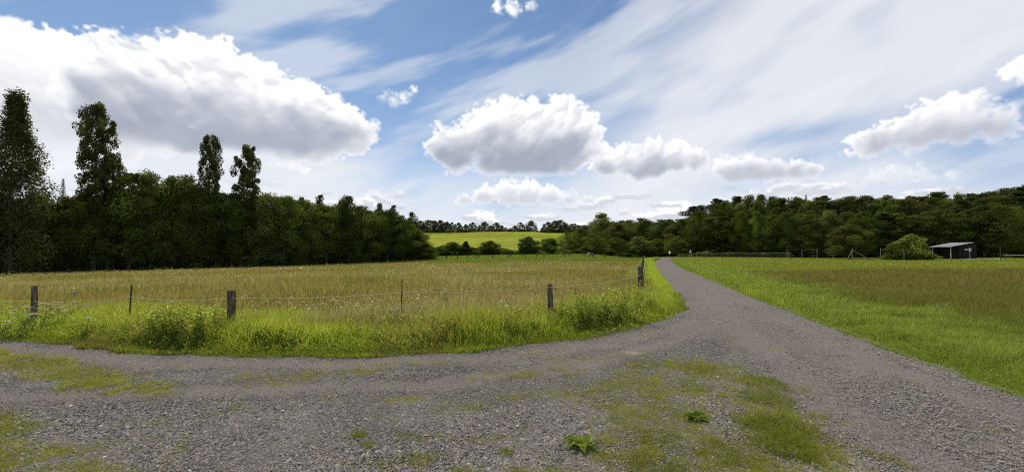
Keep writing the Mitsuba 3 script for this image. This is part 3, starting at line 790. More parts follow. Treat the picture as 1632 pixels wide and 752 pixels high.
def broadleaf(seed, W=1.0, tint=(0.06, 0.095, 0.02), low=0.12, per=260, nl=44, size=0.235, H=12.0, pads=False):
    """A spreading tree 12 m tall and about 8 m wide."""
    rng = np.random.default_rng(seed)
    R = 4.0 * W
    lobes, tr = [], []
    lean = rng.normal(0, 0.35, 2)
    top = np.array([lean[0], lean[1], H * 0.72])
    for i in range(nl):
        z = low + (1 - low) * (i + 0.5) / nl
        env = (np.sin(np.pi * min(1, (z - low) / (1 - low) * 0.80 + 0.17)) ** 0.75)
        a = i * 2.399 + rng.normal(0, 0.5)
        q = rng.uniform(0.45, 1.0) if i < nl * 0.85 else rng.uniform(0.0, 0.75)
        rr = R * env * q * rng.uniform(0.8, 1.12)
        r = R * rng.uniform(0.20, 0.36) * (0.65 + 0.5 * env)
        c = np.array([math.cos(a) * rr + lean[0] * z, math.sin(a) * rr + lean[1] * z, min(z * H, H - r * 0.55)])
        lobes.append((c, r * 1.12, rng.uniform(0.42, 0.62)) if pads else (c, r, rng.uniform(0.62, 1.05)))
        if i % 2 == 0:
            s = max(0.12, z - 0.22 - 0.15 * q)
            tr.append(limb(top * s * 1.2, c, 0.10 * (1.1 - z), 0.02, rng))
    for i in range(int(nl * 0.35)):                     # inner foliage
        z = rng.uniform(low + 0.08, 0.85)
        a, rr = rng.uniform(0, 2 * math.pi), R * rng.uniform(0, 0.5)
        lobes.append((np.array([math.cos(a) * rr, math.sin(a) * rr, z * H]), R * rng.uniform(0.28, 0.42), 0.8))
    tr.insert(0, limb((0, 0, -0.4), top, 0.20, 0.05, rng, 0.04, 8))
    return join(*tr), crown_leaves(lobes, per, size, rng, tint, up=0.6 if pads else 0.35)


def poplar(seed, H=20.0, R=2.0, tint=(0.062, 0.085, 0.03), per=200, nl=150, low=0.15, size=0.21, cone=False):
    rng = np.random.default_rng(seed)
    lobes, tr = [], []
    for i in range(nl):
        z = low + (1 - low) * (i + 0.5) / nl
        t = (z - low) / (1 - low)
        env = min(1, 0.38 + 0.85 * t) * min(1, (1.04 - t) * 4.8) ** 0.6
        if cone:
            env = min(1, (1.05 - t) * 1.12)
        a = i * 2.399 + rng.normal(0, 0.6)
        rr = R * env * rng.uniform(0.3, 0.95)
        r = R * rng.uniform(0.15, 0.31) * (0.6 + 0.5 * env)
        c = np.array([math.cos(a) * rr, math.sin(a) * rr, z * H - r * 0.3])
        lobes.append((c, r, rng.uniform(1.1, 1.9)))
        if i % 2 == 0:
            tr.append(limb((0, 0, (z - 0.04 - 0.03 * rr / R) * H), c, 0.05, 0.012, rng, 0.06))
    tr.insert(0, limb((0, 0, -0.4), (rng.normal(0, .15), rng.normal(0, .15), H * 0.97), 0.22, 0.02, rng, 0.01, 10))
    return join(*tr), crown_leaves(lobes, per, size, rng, tint, up=0.1)


def spruce(seed, H=14.0, R=2.6, tint=(0.028, 0.045, 0.02)):
    rng = np.random.default_rng(seed)
    tr = [limb((0, 0, -0.4), (0, 0, H), 0.17, 0.012, rng, 0.0, 8)]
    V, F, C, n = [], [], [], 0
    for i in range(44):
        t = (i + 0.5) / 44
        z, L = H * (0.06 + 0.94 * t), R * (1 - t) ** 0.85 + 0.08
        for j in range(7):
            a = j * 0.898 + i * 0.5 + rng.normal(0, 0.12)
            l = L * rng.uniform(0.75, 1.1)
            d = np.array([math.cos(a), math.sin(a), -0.18 + 0.35 * t])
            k = max(12, int(24 * l))
            s = rng.uniform(0.1, 1, k)
            p = np.array([0, 0, z]) + d * (s * l)[:, None] + rng.normal(0, 0.10, (k, 3)) * (0.3 + (l * 0.4))
            v, f = leafsoup(p, unit(rng.normal(size=(k, 3)) * 0.6 + [0, 0, 0.8]), rng.uniform(0.14, 0.28, k), rng, 0.4)
            V.append(v)
            F.append(f + n)
            C.append(np.repeat(np.asarray(tint) * np.exp(rng.normal(0, 0.2, (k, 1))), 4, 0))
            n += len(v)
    return join(*tr), (np.vstack(V), np.vstack(F), np.vstack(C))


def shrub(seed, tint=(0.07, 0.11, 0.022), nl=30, per=170, size=0.17, point=0.0):
    """A bush 3 m tall and 3.4 m wide."""
    rng = np.random.default_rng(seed)
    lobes, tr = [], []
    for i in range(nl):
        z = (i + 0.5) / nl
        a = i * 2.399
        rr = 1.35 * rng.uniform(0.3, 1) * (math.sin(math.pi * (0.22 + 0.72 * z)) ** 0.8) * (1 - point * z)
        r = rng.uniform(0.42, 0.72) * (1 - 0.3 * z) * (1 - 0.5 * point * z)
        c = np.array([math.cos(a) * rr, math.sin(a) * rr, 0.12 + z * 2.75 - r * 0.3])
        lobes.append((c, r, 0.85))
        tr.append(limb((rng.normal(0, .12), rng.normal(0, .12), -0.2), c, 0.035, 0.008, rng, 0.1))
    return join(*tr), crown_leaves(lobes, per, size, rng, tint)


KIND = {}
r_ = random.Random(8)
LEAFGAIN = np.array([1.85, 1.65, 1.35])


def kind(name, made):
    tr, (v, f, c) = made
    if tr is not None:
        scene[name] = {'type': 'shapegroup', 'trunk': mikit.ply(tr, 'bark'), 'crown': mikit.ply((v, f), 'tree_leaf', color=c)}
    KIND[name] = float(v[:, 2].max()), float(np.percentile(np.hypot(v[:, 0], v[:, 1]), 98)) * 2


TINTS = [(0.060, 0.098, 0.020), (0.046, 0.076, 0.020), (0.078, 0.110, 0.022), (0.060, 0.076, 0.022)]
for i in range(6):
    kind(f'leafy_shapes_{i}', broadleaf(20 + i, tint=TINTS[i % 4], low=0.10 + 0.04 * (i % 3), W=0.9 + 0.08 * (i % 3)))
for i in range(3):
    kind(f'pale_leafy_shapes_{i}', broadleaf(40 + i, tint=[(0.085, 0.125, 0.03), (0.095, 0.13, 0.04), (0.075, 0.12, 0.025)][i], low=0.10))
for i in range(3):
    kind(f'birch_shapes_{i}', broadleaf(50 + i, W=0.55, tint=(0.062, 0.085, 0.032), per=150, nl=44, size=0.2, low=0.15))
for i in range(4):
    kind(f'pine_shapes_{i}', broadleaf(120 + i, W=(0.72, 0.85, 0.65, 0.95)[i], tint=[(0.048, 0.070, 0.020), (0.060, 0.082, 0.020), (0.040, 0.062, 0.022), (0.070, 0.090, 0.024)][i], pads=True, per=210, low=0.14))
for i in range(2):
    kind(f'poplar_shapes_{i}', poplar(60 + i))
kind('wide_poplar_shapes', poplar(65, H=24.0, R=5.2, per=190, nl=190, low=0.06, size=0.25, tint=(0.050, 0.075, 0.026), cone=True))
for i in range(2):
    kind(f'spruce_shapes_{i}', spruce(70 + i))
for i in range(3):
    kind(f'shrub_shapes_{i}', shrub(80 + i, tint=[(0.07, 0.11, 0.022), (0.055, 0.09, 0.022), (0.13, 0.175, 0.045)][i]))
kind('pointed_shrub_shapes', shrub(85, tint=(0.03, 0.05, 0.02), point=0.75))
for i in range(3):
    kind(f'far_leafy_shapes_{i}', broadleaf(90 + i, per=36, nl=44, size=0.8, tint=(0.052, 0.070, 0.036), low=0.0, W=1.3))


def plant(name, shapes, px, d, top, width, label, category, group=None, turn=None, rng=random.Random(3), sink=0.0):
    """One tree or bush from the shapes: at its bearing and distance, reaching up to photo row `top`, `width` metres across (None: in proportion)."""
    x, y, z, h = bearing(px, d, top)
    H, W = KIND[shapes]
    sz = h / H
    sx = width / W if width else sz
    key = fresh(name)
    a = rng.uniform(0, 360) if turn is None else turn
    scene[key] = {'type': 'instance', 'shapes': {'type': 'ref', 'id': shapes}, 'to_world': T().translate([x, y, z - sink]).rotate([0, 0, 1], a).scale([sx, sx, sz])}
    tag(key, label, category, group)
    return key


def belt(px, back=0.0):
    """Distance ahead of the left wood's edge at that bearing."""
    u = (px - 816) / 680
    return (60 - (35 / 54.4) * -72) / (1 - (35 / 54.4) * u) + back


# --- the wood on the left
plant('wide_poplar_tree', 'wide_poplar_shapes', 20, belt(20, -1), 136, 11.0, 'tallest tree, a broad dark poplar cut by the left edge of the photo', 'tree', turn=40)
plant('poplar_tree', 'poplar_shapes_0', 150, belt(150, 1), 160, 4.9, 'slender poplar with a bare-sided column of leaves, second tall tree from the left', 'tree', turn=10)
plant('poplar_tree', 'poplar_shapes_1', 177, belt(177, 2), 240, 3.4, 'shorter narrow poplar close to the right of the second tall tree', 'tree', turn=70)
plant('poplar_tree', 'poplar_shapes_1', 333, belt(333, 2), 210, 3.6, 'slim poplar column standing left of its twin above the middle of the left wood', 'tree', turn=150)
plant('poplar_tree', 'poplar_shapes_0', 393, belt(393, 2), 228, 4.4, 'rightmost of the poplars that rise above the left wood', 'tree', turn=220)
plant('spruce_tree', 'spruce_shapes_0', 98, belt(98, 14), 284, 4.0, 'lone spruce tip with bare twigs poking up between the two tallest poplars', 'tree')
ORD = 'first second third fourth fifth sixth seventh eighth ninth tenth eleventh twelfth thirteenth fourteenth fifteenth sixteenth seventeenth eighteenth nineteenth'.split()
ORD += ['twentieth'] + ['twenty-' + w for w in ORD[:9]] + ['thirtieth'] + ['thirty-' + w for w in ORD[:9]]
g = 'front trees of the left wood'
for i, (px, top, w) in enumerate([(-14, 306, 8), (22, 318, 8), (62, 312, 7), (108, 302, 8), (140, 304, 7), (172, 300, 7), (206, 276, 9), (240, 274, 8.5), (268, 284, 7), (292, 276, 7.5), (318, 300, 7), (345, 306, 8), (372, 312, 7),
                                  (420, 305, 9.5), (452, 312, 9), (486, 316, 8), (520, 318, 9), (556, 314, 8.5), (590, 326, 8.5), (618, 336, 8), (642, 346, 8), (662, 360, 7)]):
    plant('leafy_tree', f'leafy_shapes_{(i * 5) % 6}' if i not in (7, 13, 15, 18, 20) else f'pale_leafy_shapes_{i % 3}', px, belt(px, 1.5), top + r_.uniform(-7, 9), w * r_.uniform(0.95, 1.25), f'dark broadleaf tree, {ORD[i]} from the left in the front row of the left wood', 'tree', g)
plant('leafy_tree', 'leafy_shapes_2', 678, belt(678, 0), 388, 6.0, 'low rounded tree ending the left wood where the far yellow-green field begins', 'tree')
for i, (px, top) in enumerate([(10, 330), (60, 330), (120, 315), (160, 310), (200, 300), (232, 290), (262, 296), (300, 290), (338, 312), (370, 318), (408, 312), (440, 310), (470, 316), (505, 322), (540, 322), (575, 326), (605, 336), (632, 350), (650, 360)]):
    plant('leafy_tree', f'leafy_shapes_{(i * 7 + 2) % 6}', px, belt(px, 8 + (i % 3) * 2), top, 12, 'dark broadleaf tree deeper inside the wood on the left', 'tree', 'inner trees of the left wood')
for i, (px, top, lab) in enumerate([(478, 308, 'thin-crowned birch showing left of its neighbour above the left wood'), (508, 304, 'feathery birch top, tallest of the birches above the left wood'), (546, 312, 'birch crown behind the rounded tree tops of the left wood'),
                                    (604, 318, 'pointed birch near the right end of the left wood'), (626, 321, 'small birch right of the pointed one at the end of the left wood'), (654, 332, 'loose twiggy birch, last to overtop the right end of the left wood')]):
    plant('birch_tree', f'birch_shapes_{i % 3}', px, belt(px, 4), top + 5, 4.4, lab, 'tree')
for i in range(32):
    px = -15 + i * 22.5 + r_.uniform(-6, 6)
    plant('undergrowth_bush', f'shrub_shapes_{i % 2}', px, belt(px, 2.0 + r_.uniform(0, 3)), 395 - 8 + r_.uniform(-14, 14) + (px < 300) * 6, 6.0, 'dark undergrowth bush at the foot of the left wood', 'bush', 'undergrowth along the left wood')

# --- the row of bushes before the far field, and the grove in the middle
for px, top, w, d, sh, lab in [(700, 392, 4.5, 118, 'shrub_shapes_1', 'low dark bush tucked against the right end of the left wood'), (722, 385, 7.5, 120, 'shrub_shapes_0', 'wide mid-green bush, second from the left below the far field'),
                               (742, 384, 4.6, 119, 'pointed_shrub_shapes', 'dark pointed conifer bush below the far field'), (764, 394, 5, 122, 'shrub_shapes_0', 'low bush between the pointed conifer and the dense dark bush'),
                               (780, 383, 7.5, 120, 'shrub_shapes_1', 'dense dark green bush in the middle of the row below the far field'), (812, 397, 6.5, 122, 'shrub_shapes_2', 'lowest pale bush in the row below the far field'),
                               (841, 376, 7.0, 120, 'shrub_shapes_1', 'tall bush with a pointed tip below the far field'), (876, 379, 8.0, 122, 'shrub_shapes_0', 'rounded mid-green bush right of the tall pointed-tip one'),
                               (860, 392, 5, 124, 'shrub_shapes_2', 'pale low bush wedged between two taller round bushes')]:
    plant('field_bush', sh, px, d, top, w, lab, 'bush')
for i, (px, top, d, w, sh, lab) in enumerate([
    (905, 370, 126, 8, 'pale_leafy_shapes_0', 'pale rounded tree at the left end of the middle grove'), (928, 364, 130, 9, 'leafy_shapes_0', 'mid-green tree second from the left in the middle grove'),
    (962, 337, 150, 13, 'pale_leafy_shapes_1', 'big grey-green tree that tops the middle grove'), (946, 372, 124, 8, 'pale_leafy_shapes_2', 'low bushy tree before the big grey-green tree'),
    (985, 354, 140, 11, 'leafy_shapes_3', 'dark tree right behind the shoulder of the big grey-green tree'), (1004, 350, 145, 12, 'pale_leafy_shapes_0', 'light green domed tree in the centre of the middle grove'),
    (980, 378, 122, 8, 'leafy_shapes_4', 'small dark tree at the front of the middle grove'), (1032, 350, 138, 12, 'leafy_shapes_1', 'broad tree with an even crown right of the light green dome'),
    (1016, 376, 122, 9, 'pale_leafy_shapes_1', 'low pale tree in front near the end of the gravel path'), (1058, 352, 132, 12, 'leafy_shapes_5', 'dark broad tree above the bend of the gravel path'),
    (1048, 380, 121, 8, 'leafy_shapes_2', 'small tree directly over the far end of the path'), (1078, 356, 126, 10, 'leafy_shapes_3', 'tree closing the gap between the middle grove and the right wood')]):
    plant('grove_tree', sh, px, d, top, w, lab, 'tree')
for i in range(22):
    px = 895 + i * 9.4 + r_.uniform(-3, 3)
    plant('grove_bush', f'shrub_shapes_{(0, 1, 2, 1)[i % 4]}', px, 116.5 + r_.uniform(2, 6), 398 + r_.uniform(-7, 5), 5, 'low bush in the hedge along the foot of the middle grove', 'bush', 'hedge before the middle grove')
for i in range(16):
    px = 925 + i * 11 + r_.uniform(-3, 3)
    plant('hill_tree', f'far_leafy_shapes_{i % 3}', px, 215 + r_.uniform(-12, 12), 348 + r_.uniform(-2, 7) + max(0, 965 - px) * 0.25, 15, 'dark tree on the rise behind the middle grove', 'tree', 'trees on the rise behind the grove')

for i in range(20):
    px = 696 + i * 10.3 + r_.uniform(-4, 4)
    plant('field_hedge', f'shrub_shapes_{(0, 2, 1)[i % 3]}', px, 118 + r_.uniform(0, 4), 397 + r_.uniform(-5, 4), 4.0 + r_.uniform(0, 2), 'low shrub filling the hedge line below the far field', 'bush', 'low shrubs below the far field')

# --- the line of trees on the far crest
for i, (px, top, w) in enumerate([(648, 356, 13), (660, 352, 12), (670, 350, 11), (681, 349, 11), (692, 350, 11), (702, 349, 10), (712, 352, 9), (720, 353, 6), (731, 353, 7.5), (742, 356, 6), (753, 353, 8), (764, 357, 5), (772, 352, 9), (782, 358, 5), (792, 353, 9), (800, 358, 5),
                                  (806, 361, 4), (813, 362, 4), (821, 358, 6), (830, 353, 7), (845, 350, 10), (856, 366, 5), (866, 360, 5), (874, 352, 10), (884, 350, 10), (893, 349, 10), (902, 353, 9), (912, 355, 10), (923, 358, 10), (934, 357, 12), (946, 355, 13), (958, 354, 13)]):
    plant('skyline_tree', f'far_leafy_shapes_{i % 3}', px, 378 + (i % 4) * 2, top, w * 1.45, f'small dark tree on the far crest, {ORD[i]} from the left above the yellow-green field', 'tree', 'trees along the far crest', sink=0.5)

for i in range(20):
    px = 655 + i * 16 + r_.uniform(-5, 5)
    plant('crest_bush', f'shrub_shapes_{i % 2}', px, 374, 366 + r_.uniform(-3, 2), 13, 'low dark bush under the trees along the far crest', 'bush', 'bushes along the far crest', sink=0.3)

# --- the wood on the right
OUT = np.array([(1078, 352), (1090, 338), (1110, 326), (1140, 319), (1165, 317), (1190, 312), (1230, 309), (1270, 314), (1300, 313), (1330, 316), (1360, 307), (1390, 314), (1430, 313), (1470, 311), (1510, 308), (1550, 307), (1590, 304), (1630, 299), (1700, 292), (1800, 286)], float)
FRONT = np.array([(1080, 116), (1160, 108), (1300, 95), (1420, 88), (1520, 84), (1632, 80), (1800, 76)], float)
for row, (back, drop, step, w, lab, gr) in enumerate([(0, 22, 25, 7.2, 'dark broadleaf tree, {} from the left in the front row of the right wood', 'front trees of the right wood'), (9, 8, 22, 8.0, 'broadleaf tree, {} from the left in the second row of the right wood', 'second row of the right wood'),
                                                      (22, 1, 19, 8.5, 'broadleaf tree, {} from the left along the skyline of the right wood', 'back trees of the right wood')]):
    px = 1080.0 + row * 9
    i = 0
    while px < 1665:
        d = np.interp(px, FRONT[:, 0], FRONT[:, 1]) + back + r_.uniform(-1.5, 2.5)
        top = np.interp(px, OUT[:, 0], OUT[:, 1]) + drop + r_.uniform(-6, 3) + (10 * r_.random() if row == 0 else 0)
        sh = f'leafy_shapes_{(i * 5 + row) % 6}' if (i + row) % 5 else f'pale_leafy_shapes_{i % 3}'
        if r_.random() < (0.7 if px > 1290 else 0.35):
            sh = f'pine_shapes_{r_.randrange(4)}'
        plant('woodland_tree', sh, px, d, top, w * r_.uniform(0.85, 1.2), (lab.replace('broadleaf', 'layered') if 'pine' in sh else lab).format(ORD[i]), 'tree', gr)
        px += step * r_.uniform(0.75, 1.2)
        i += 1
for px, top, lab in [(1258, 314, 'leftmost of the spruce tips on the skyline of the right wood'), (1269, 313, 'middle spruce tip of the three on the skyline of the right wood'), (1286, 309, 'tallest spruce tip on the skyline of the right wood')]:
    plant('spruce_tree', 'spruce_shapes_1', px, 128, top, 4.5, lab, 'tree')
plant('olive_tree', 'leafy_shapes_3', 1352, 76, 357, 7.5, 'rounded olive tree standing out before the right wood left of the fence brace', 'tree')
plant('yard_bush', 'shrub_shapes_2', 1452, 67.5, 372, 4.7, 'bright green bush with a sunlit top left of the shed', 'bush')
plant('yard_bush', 'shrub_shapes_0', 1428, 68, 386, 4.4, 'darker bush at the left foot of the bright green bush', 'bush')
plant('yard_bush', 'shrub_shapes_2', 1474, 66.5, 402, 3.4, 'low yellow-green bush between the bright green bush and the shed', 'bush')
for i in range(32):
    px = 1078 + i * 18 + r_.uniform(-6, 6)
    d = np.interp(px, FRONT[:, 0], FRONT[:, 1]) + 1.0 + r_.uniform(0, 3)
    if 1485 < px < 1600:
        d += 3
    plant('wood_bush', f'shrub_shapes_{i % 2}', px, d, 396 + r_.uniform(-16, 6), 5.5, 'dark undergrowth bush at the foot of the right wood', 'bush', 'undergrowth along the right wood')
for i in range(12):
    px = 1086 + i * 15 + r_.uniform(-4, 4)
    plant('hedge_bush', f'shrub_shapes_{2 * (i % 2)}', px, np.interp(px, [1080, 1270], [109, 94]) + 3.5, 402 + r_.uniform(-3, 3), 3.5, 'low weedy bush behind the low fence at the end of the path', 'bush', 'low bushes behind the path-end fence')

# ------------------------------------------------------------------ the rope fence by the meadow
def round_post(r, h, seed, top_tilt=0.06):
    """A round wooden post: knotty, a little out of round, chamfered top."""
    rng = np.random.default_rng(seed)
    zs = np.concatenate([[-0.3], np.linspace(0, h - 0.012, 12), [h]])
    k = 14
    a = np.arange(k) * 2 * np.pi / k
    V = []
    for i, z in enumerate(zs):
        rr = r * (1 + 0.05 * np.sin(a * 2 + 1.3) + 0.04 * rng.normal(size=k) * 0.6) * (0.86 if i == len(zs) - 1 else 1.0) * (1.04 - 0.06 * max(z, 0) / h)
        V.append(np.stack([np.cos(a) * rr, np.sin(a) * rr, z + (top_tilt * r * np.cos(a) if i >= len(zs) - 2 else 0) + 0 * a], -1))
    v = np.vstack(V + [[[0, 0, h + 0.004]]])
    i, j = np.meshgrid(np.arange(len(zs) - 1), np.arange(k), indexing='ij')
    q = np.stack([i * k + j, i * k + (j + 1) % k, (i + 1) * k + (j + 1) % k, (i + 1) * k + j], -1).reshape(-1, 4)
    o = (len(zs) - 1) * k
    j = np.arange(k)
    f = np.vstack([q[:, [0, 1, 2]], q[:, [0, 2, 3]], np.stack([o + j, o + (j + 1) % k, j * 0 + len(v) - 1], 1)])
    return trimesh.Trimesh(v, f, process=False)


def moved(m, x, y, z=0.0, rx=0.0, ry=0.0, rz=0.0):
    m = m.copy()
    for a, ax in ((rz, [0, 0, 1]), (rx, [1, 0, 0]), (ry, [0, 1, 0])):
        if a:
            m.apply_transform(trimesh.transformations.rotation_matrix(a, ax))
    m.apply_translation([x, y, z])
    return m


def insulator(at, toward):
    """A small black screw-in insulator."""
    at, toward = np.asarray(at, float), unit(np.asarray(toward, float))
    m = trimesh.Trimesh(*tube([at, at + toward * 0.05], 0.006, 6), process=False)
    ring = trimesh.creation.torus(0.016, 0.005, 10, 6)
    ring.apply_translation(at + toward * 0.058)
    return join(m, ring)


RZ = 0.78
for px, d, top, r, lean, lab in [(58, 8.4, 455, 0.047, 0.01, 'leftmost weathered wooden fence post beside the white flowering plants'), (372, 7.3, 462, 0.064, 0.02, 'thick grey wooden fence post, nearest of them, right of the bushy weeds'),
                                 (878, 8.8, 452, 0.053, 0.03, 'short dark wooden fence post standing in weeds right of the centre'), (1021, 14.0, 424, 0.088, 0.01, 'stout dark corner post where the fence turns along the gravel path')]:
    x, y, z, h = bearing(px, d, top)
    key = fresh('wooden_fence_post')
    scene[key + '__post'] = mikit.ply(moved(round_post(r, h, int(px)), x, y, z, ry=-lean), 'post_wood', smooth=40)
    scene[key + '__insulator'] = mikit.ply(insulator((x + r * 0.9, y - r * 0.5, z + min(RZ, h - 0.1)), (0.8, -0.6, 0)), 'black_plastic')
    tag(key, lab, 'fence post')
for i, d in enumerate([16.8, 20.2, 24, 28.5, 34, 40, 47, 55, 64, 74]):
    x = 4.22 + (d - 14) * (18.5 - 4.22) / 46 + 0.04 * math.sin(i * 7)
    z = float(ground(x, d))
    key = fresh('path_fence_post')
    scene[key] = mikit.ply(moved(round_post(0.065, 0.95 + 0.10 * math.sin(i * 3.3), 300 + i), x, d, z, ry=0.02 * math.sin(i * 5)), 'post_wood', smooth=40)
    tag(key, 'dark wooden post in the row running away along the left of the path', 'fence post', 'posts along the left of the path')
for px, d, top, r, mat, lab, lean in [(208, 7.84, 453, 0.013, 'green_metal', 'thin green metal stake between the leftmost post and the thick post', 0.045), (640, 8.03, 445, 0.011, 'dark_metal', 'thin dark metal stake in the middle of the rope fence, flowers at its foot', 0.015),
                                      (121, 11.6, 463, 0.022, 'grey_wood', 'pale thin wooden stake out in the meadow behind the leftmost post', 0.0)]:
    x, y, z, h = bearing(px, d, top)
    key = fresh('fence_stake')
    st = trimesh.Trimesh(*tube([(0, 0, -0.3), (0, 0, h)], r, 8), process=False)
    scene[key + '__stake'] = mikit.ply(moved(st, x, y, z, ry=lean), mat, smooth=40)
    if mat != 'grey_wood':
        clip = join(trimesh.Trimesh(*tube([(0, 0, RZ), (0, -0.03, RZ)], 0.007, 6), process=False), moved(trimesh.creation.torus(0.014, 0.004, 10, 6), 0, -0.035, RZ))
        scene[key + '__clip'] = mikit.ply(moved(clip, x, y, z, ry=lean), 'black_plastic')
    else:
        scene[key + '__crosspiece'] = mikit.ply(moved(box(0.16, 0.02, 0.03), x + 0.03, y - 0.035, z + h - 0.05), mat)
    tag(key, lab, 'fence stake')


def sag(a, b, s, n=14):
    t = np.linspace(0, 1, n)[:, None]
    return np.asarray(a) + (np.asarray(b) - np.asarray(a)) * t - np.array([0, 0, 4 * s]) * t * (1 - t)


anchors = [(-24.0, 11.8, 0.45), (-9.30, 8.35, 0.56), (-7.01, 7.80, 0.72), (-4.70, 7.24, 0.76), (-2.08, 7.99, 0.77), (0.86, 8.74, 0.80), (4.30, 13.93, 0.74)]
pts = np.vstack([sag(a, b, s) for a, b, s in zip(anchors, anchors[1:], (0.05, 0.11, 0.06, 0.05, 0.03, 0.06))])
far = [(4.22 + (d - 14) * (18.5 - 4.22) / 46 + 0.08, d - 0.05, float(ground(4.22 + (d - 14) * 14.28 / 46, d)) + 0.8) for d in (16.8, 20.2, 24, 28.5, 34, 40, 47, 55, 64, 74)]
pts = np.vstack([pts] + [sag(a, b, 0.03, 5) for a, b in zip([anchors[-1]] + far, far)])
keep = np.concatenate([[True], np.linalg.norm(np.diff(pts, axis=0), axis=1) > 1e-4])
put('fence_rope', tube(pts[keep], 0.0048, 5), 'pale_rope', smooth=True)
tag('fence_rope', 'thin pale rope sagging from post to post along the meadow', 'rope')

# --- posts of the far pasture, in two rows across the end of the meadow
for row, (d, pxs, gr, lab) in enumerate([(91, [711.6, 729, 759, 785, 809.6, 837.5, 867, 900, 964.6], 'nearer posts across the end of the meadow', 'small dark post of the nearer row across the end of the meadow'),
                                         (100, [746, 763.5, 788, 813, 834.5, 855, 876, 906.6, 931, 983], 'farther posts across the end of the meadow', 'small dark post of the farther row across the end of the meadow')]):
    for i, px in enumerate(pxs):
        x, y, z = bearing(px, d)
        key = fresh('pasture_post')
        scene[key] = mikit.ply(moved(round_post(0.075, 1.05 + 0.25 * math.sin(i * 2.1 + row), 400 + i + 20 * row), x, y, z), 'dark_wood', smooth=40)
        tag(key, lab, 'fence post', gr)

# ------------------------------------------------------------------ fences, sign and shed by the right wood
t = fresh('wire_fence')
tag(t, 'tall wire fence on pale posts with slanting braces before the right wood', 'fence')
tops = [(1254, 94, 397), (1278, 91, 396.5), (1302, 88.5, 396.5), (1327, 86, 396), (1358, 66, 396.5), (1403, 68.5, 395), (1440, 66, 397)]
P = []
for px, d, top in tops:
    x, y, z, h = bearing(px, d, top)
    P.append((x, y, z, h))
    put('post', tube([(x, y, z - 0.3), (x, y, z + h)], 0.055, 8), 'grey_post', t)
for i, dx, dy in ((0, 1.6, -0.6), (4, -1.1, -0.3), (4, 3.4, 0.5)):
    x, y, z, h = P[i]
    put('brace', tube([(x, y, z + h - 0.15), (x + dx, y + dy, float(ground(x + dx, y + dy)) - 0.1)], 0.05, 6), 'grey_post', t)
for a, b in zip(P[:4], P[1:4]):
    for k in (0.25, 0.55, 0.85):
        put('wire', tube([(a[0], a[1], a[2] + a[3] * k), (b[0], b[1], b[2] + b[3] * k)], 0.004, 4), 'wire', t)
for a, b in zip(P[4:], P[5:]):
    for k in (0.25, 0.55, 0.85):
        put('wire', tube([(a[0], a[1], a[2] + a[3] * k), (b[0], b[1], b[2] + b[3] * k)], 0.004, 4), 'wire', t)

t = fresh('paddock_fence')
tag(t, 'low dark rail fence with wire mesh between the path end and the tall fence', 'fence')
prev = None
for i in range(14):
    f_ = i / 13
    x, y = 45.2 + (60.2 - 45.2) * f_, 104.5 + (92.8 - 104.5) * f_
    z = float(ground(x, y))
    put('post', tube([(x, y, z - 0.3), (x, y, z + 1.05)], 0.06, 7), 'grey_wood' if i in (0, 13) else 'dark_wood', t)
    if prev:
        put('rail', tube([(prev[0], prev[1], prev[2] + 1.0), (x, y, z + 1.0)], 0.04, 6), 'grey_wood', t)
        m = [tube([(prev[0], prev[1], prev[2] + k), (x, y, z + k)], 0.005, 4, False) for k in (0.12, 0.28, 0.44, 0.60, 0.76)]
        for q in np.linspace(0.08, 0.92, 9):
            c = [prev[j] + (np.array([x, y, z])[j] - prev[j]) * q for j in range(3)]
            m.append(tube([(c[0], c[1], c[2] + 0.1), (c[0], c[1], c[2] + 0.95)], 0.005, 4, False))
        put('mesh_panel', join(*m), 'wire', t)
    prev = (x, y, z)

for px, d, top, lab in [(1082.5, 103, 405.5, 'left one of two short pale stakes at the end of the path'), (1086.5, 103, 405.5, 'right one of two short pale stakes at the end of the path'), (1101.5, 104, 404.5, 'pale stake standing in front of the rider beyond the low fence')]:
    x, y, z, h = bearing(px, d, top)
    key = fresh('pale_stake')
    scene[key] = mikit.ply(moved(round_post(0.06, h, int(px)), x, y, z), 'grey_wood', smooth=40)
    tag(key, lab, 'post')

t = fresh('barrier_rail')
tag(t, 'horizontal pale rail on dark posts at the right edge of the photo', 'barrier')
for px, d, top in ((1594, 66, 393), (1632, 64.5, 405), (1690, 62, 405)):
    x, y, z, h = bearing(px, d, top)
    put('post', tube([(x, y, z - 0.3), (x, y, z + h)], 0.055, 8), 'green_metal', t)
a, b = bearing(1598, 65.8), bearing(1690, 61.9)
put('rail', tube([(a[0], a[1], a[2] + 0.62), (b[0], b[1], b[2] + 0.62)], 0.06, 8), 'concrete', t)

# the shed
t = fresh('wooden_shed')
tag(t, 'dark wooden shed with a pale sloping lean-to roof before the right wood', 'shed')
gz = float(ground(75, 71))
sx0, sx1, sy0, sy1 = 74.0, 76.9, 70.7, 73.9
e0, e1 = gz + 2.02, gz + 2.74


def roof_at(x):
    return e0 + (x - 72.5) / (76.3 - 72.5) * (e1 - e0) if x < 76.3 else e1 - (x - 76.3) * 0.25


for k in range(18):                         # boarded front, cut to the slope of the roof
    w = (sx1 - sx0) / 18
    x = sx0 + (k + 0.5) * w
    hh = roof_at(x) - 0.06 - gz
    put('board', box(w - 0.010, 0.03 + 0.008 * (k % 2), hh, (x, sy0, gz + hh / 2)), 'tarred_wood', t)
for x in (sx0 + 0.03, sx1 - 0.03):
    hh = roof_at(x) - 0.1 - gz
    put('side_wall', box(0.05, sy1 - sy0 - 0.06, hh, (x, (sy0 + sy1) / 2, gz + hh / 2)), 'tarred_wood', t)


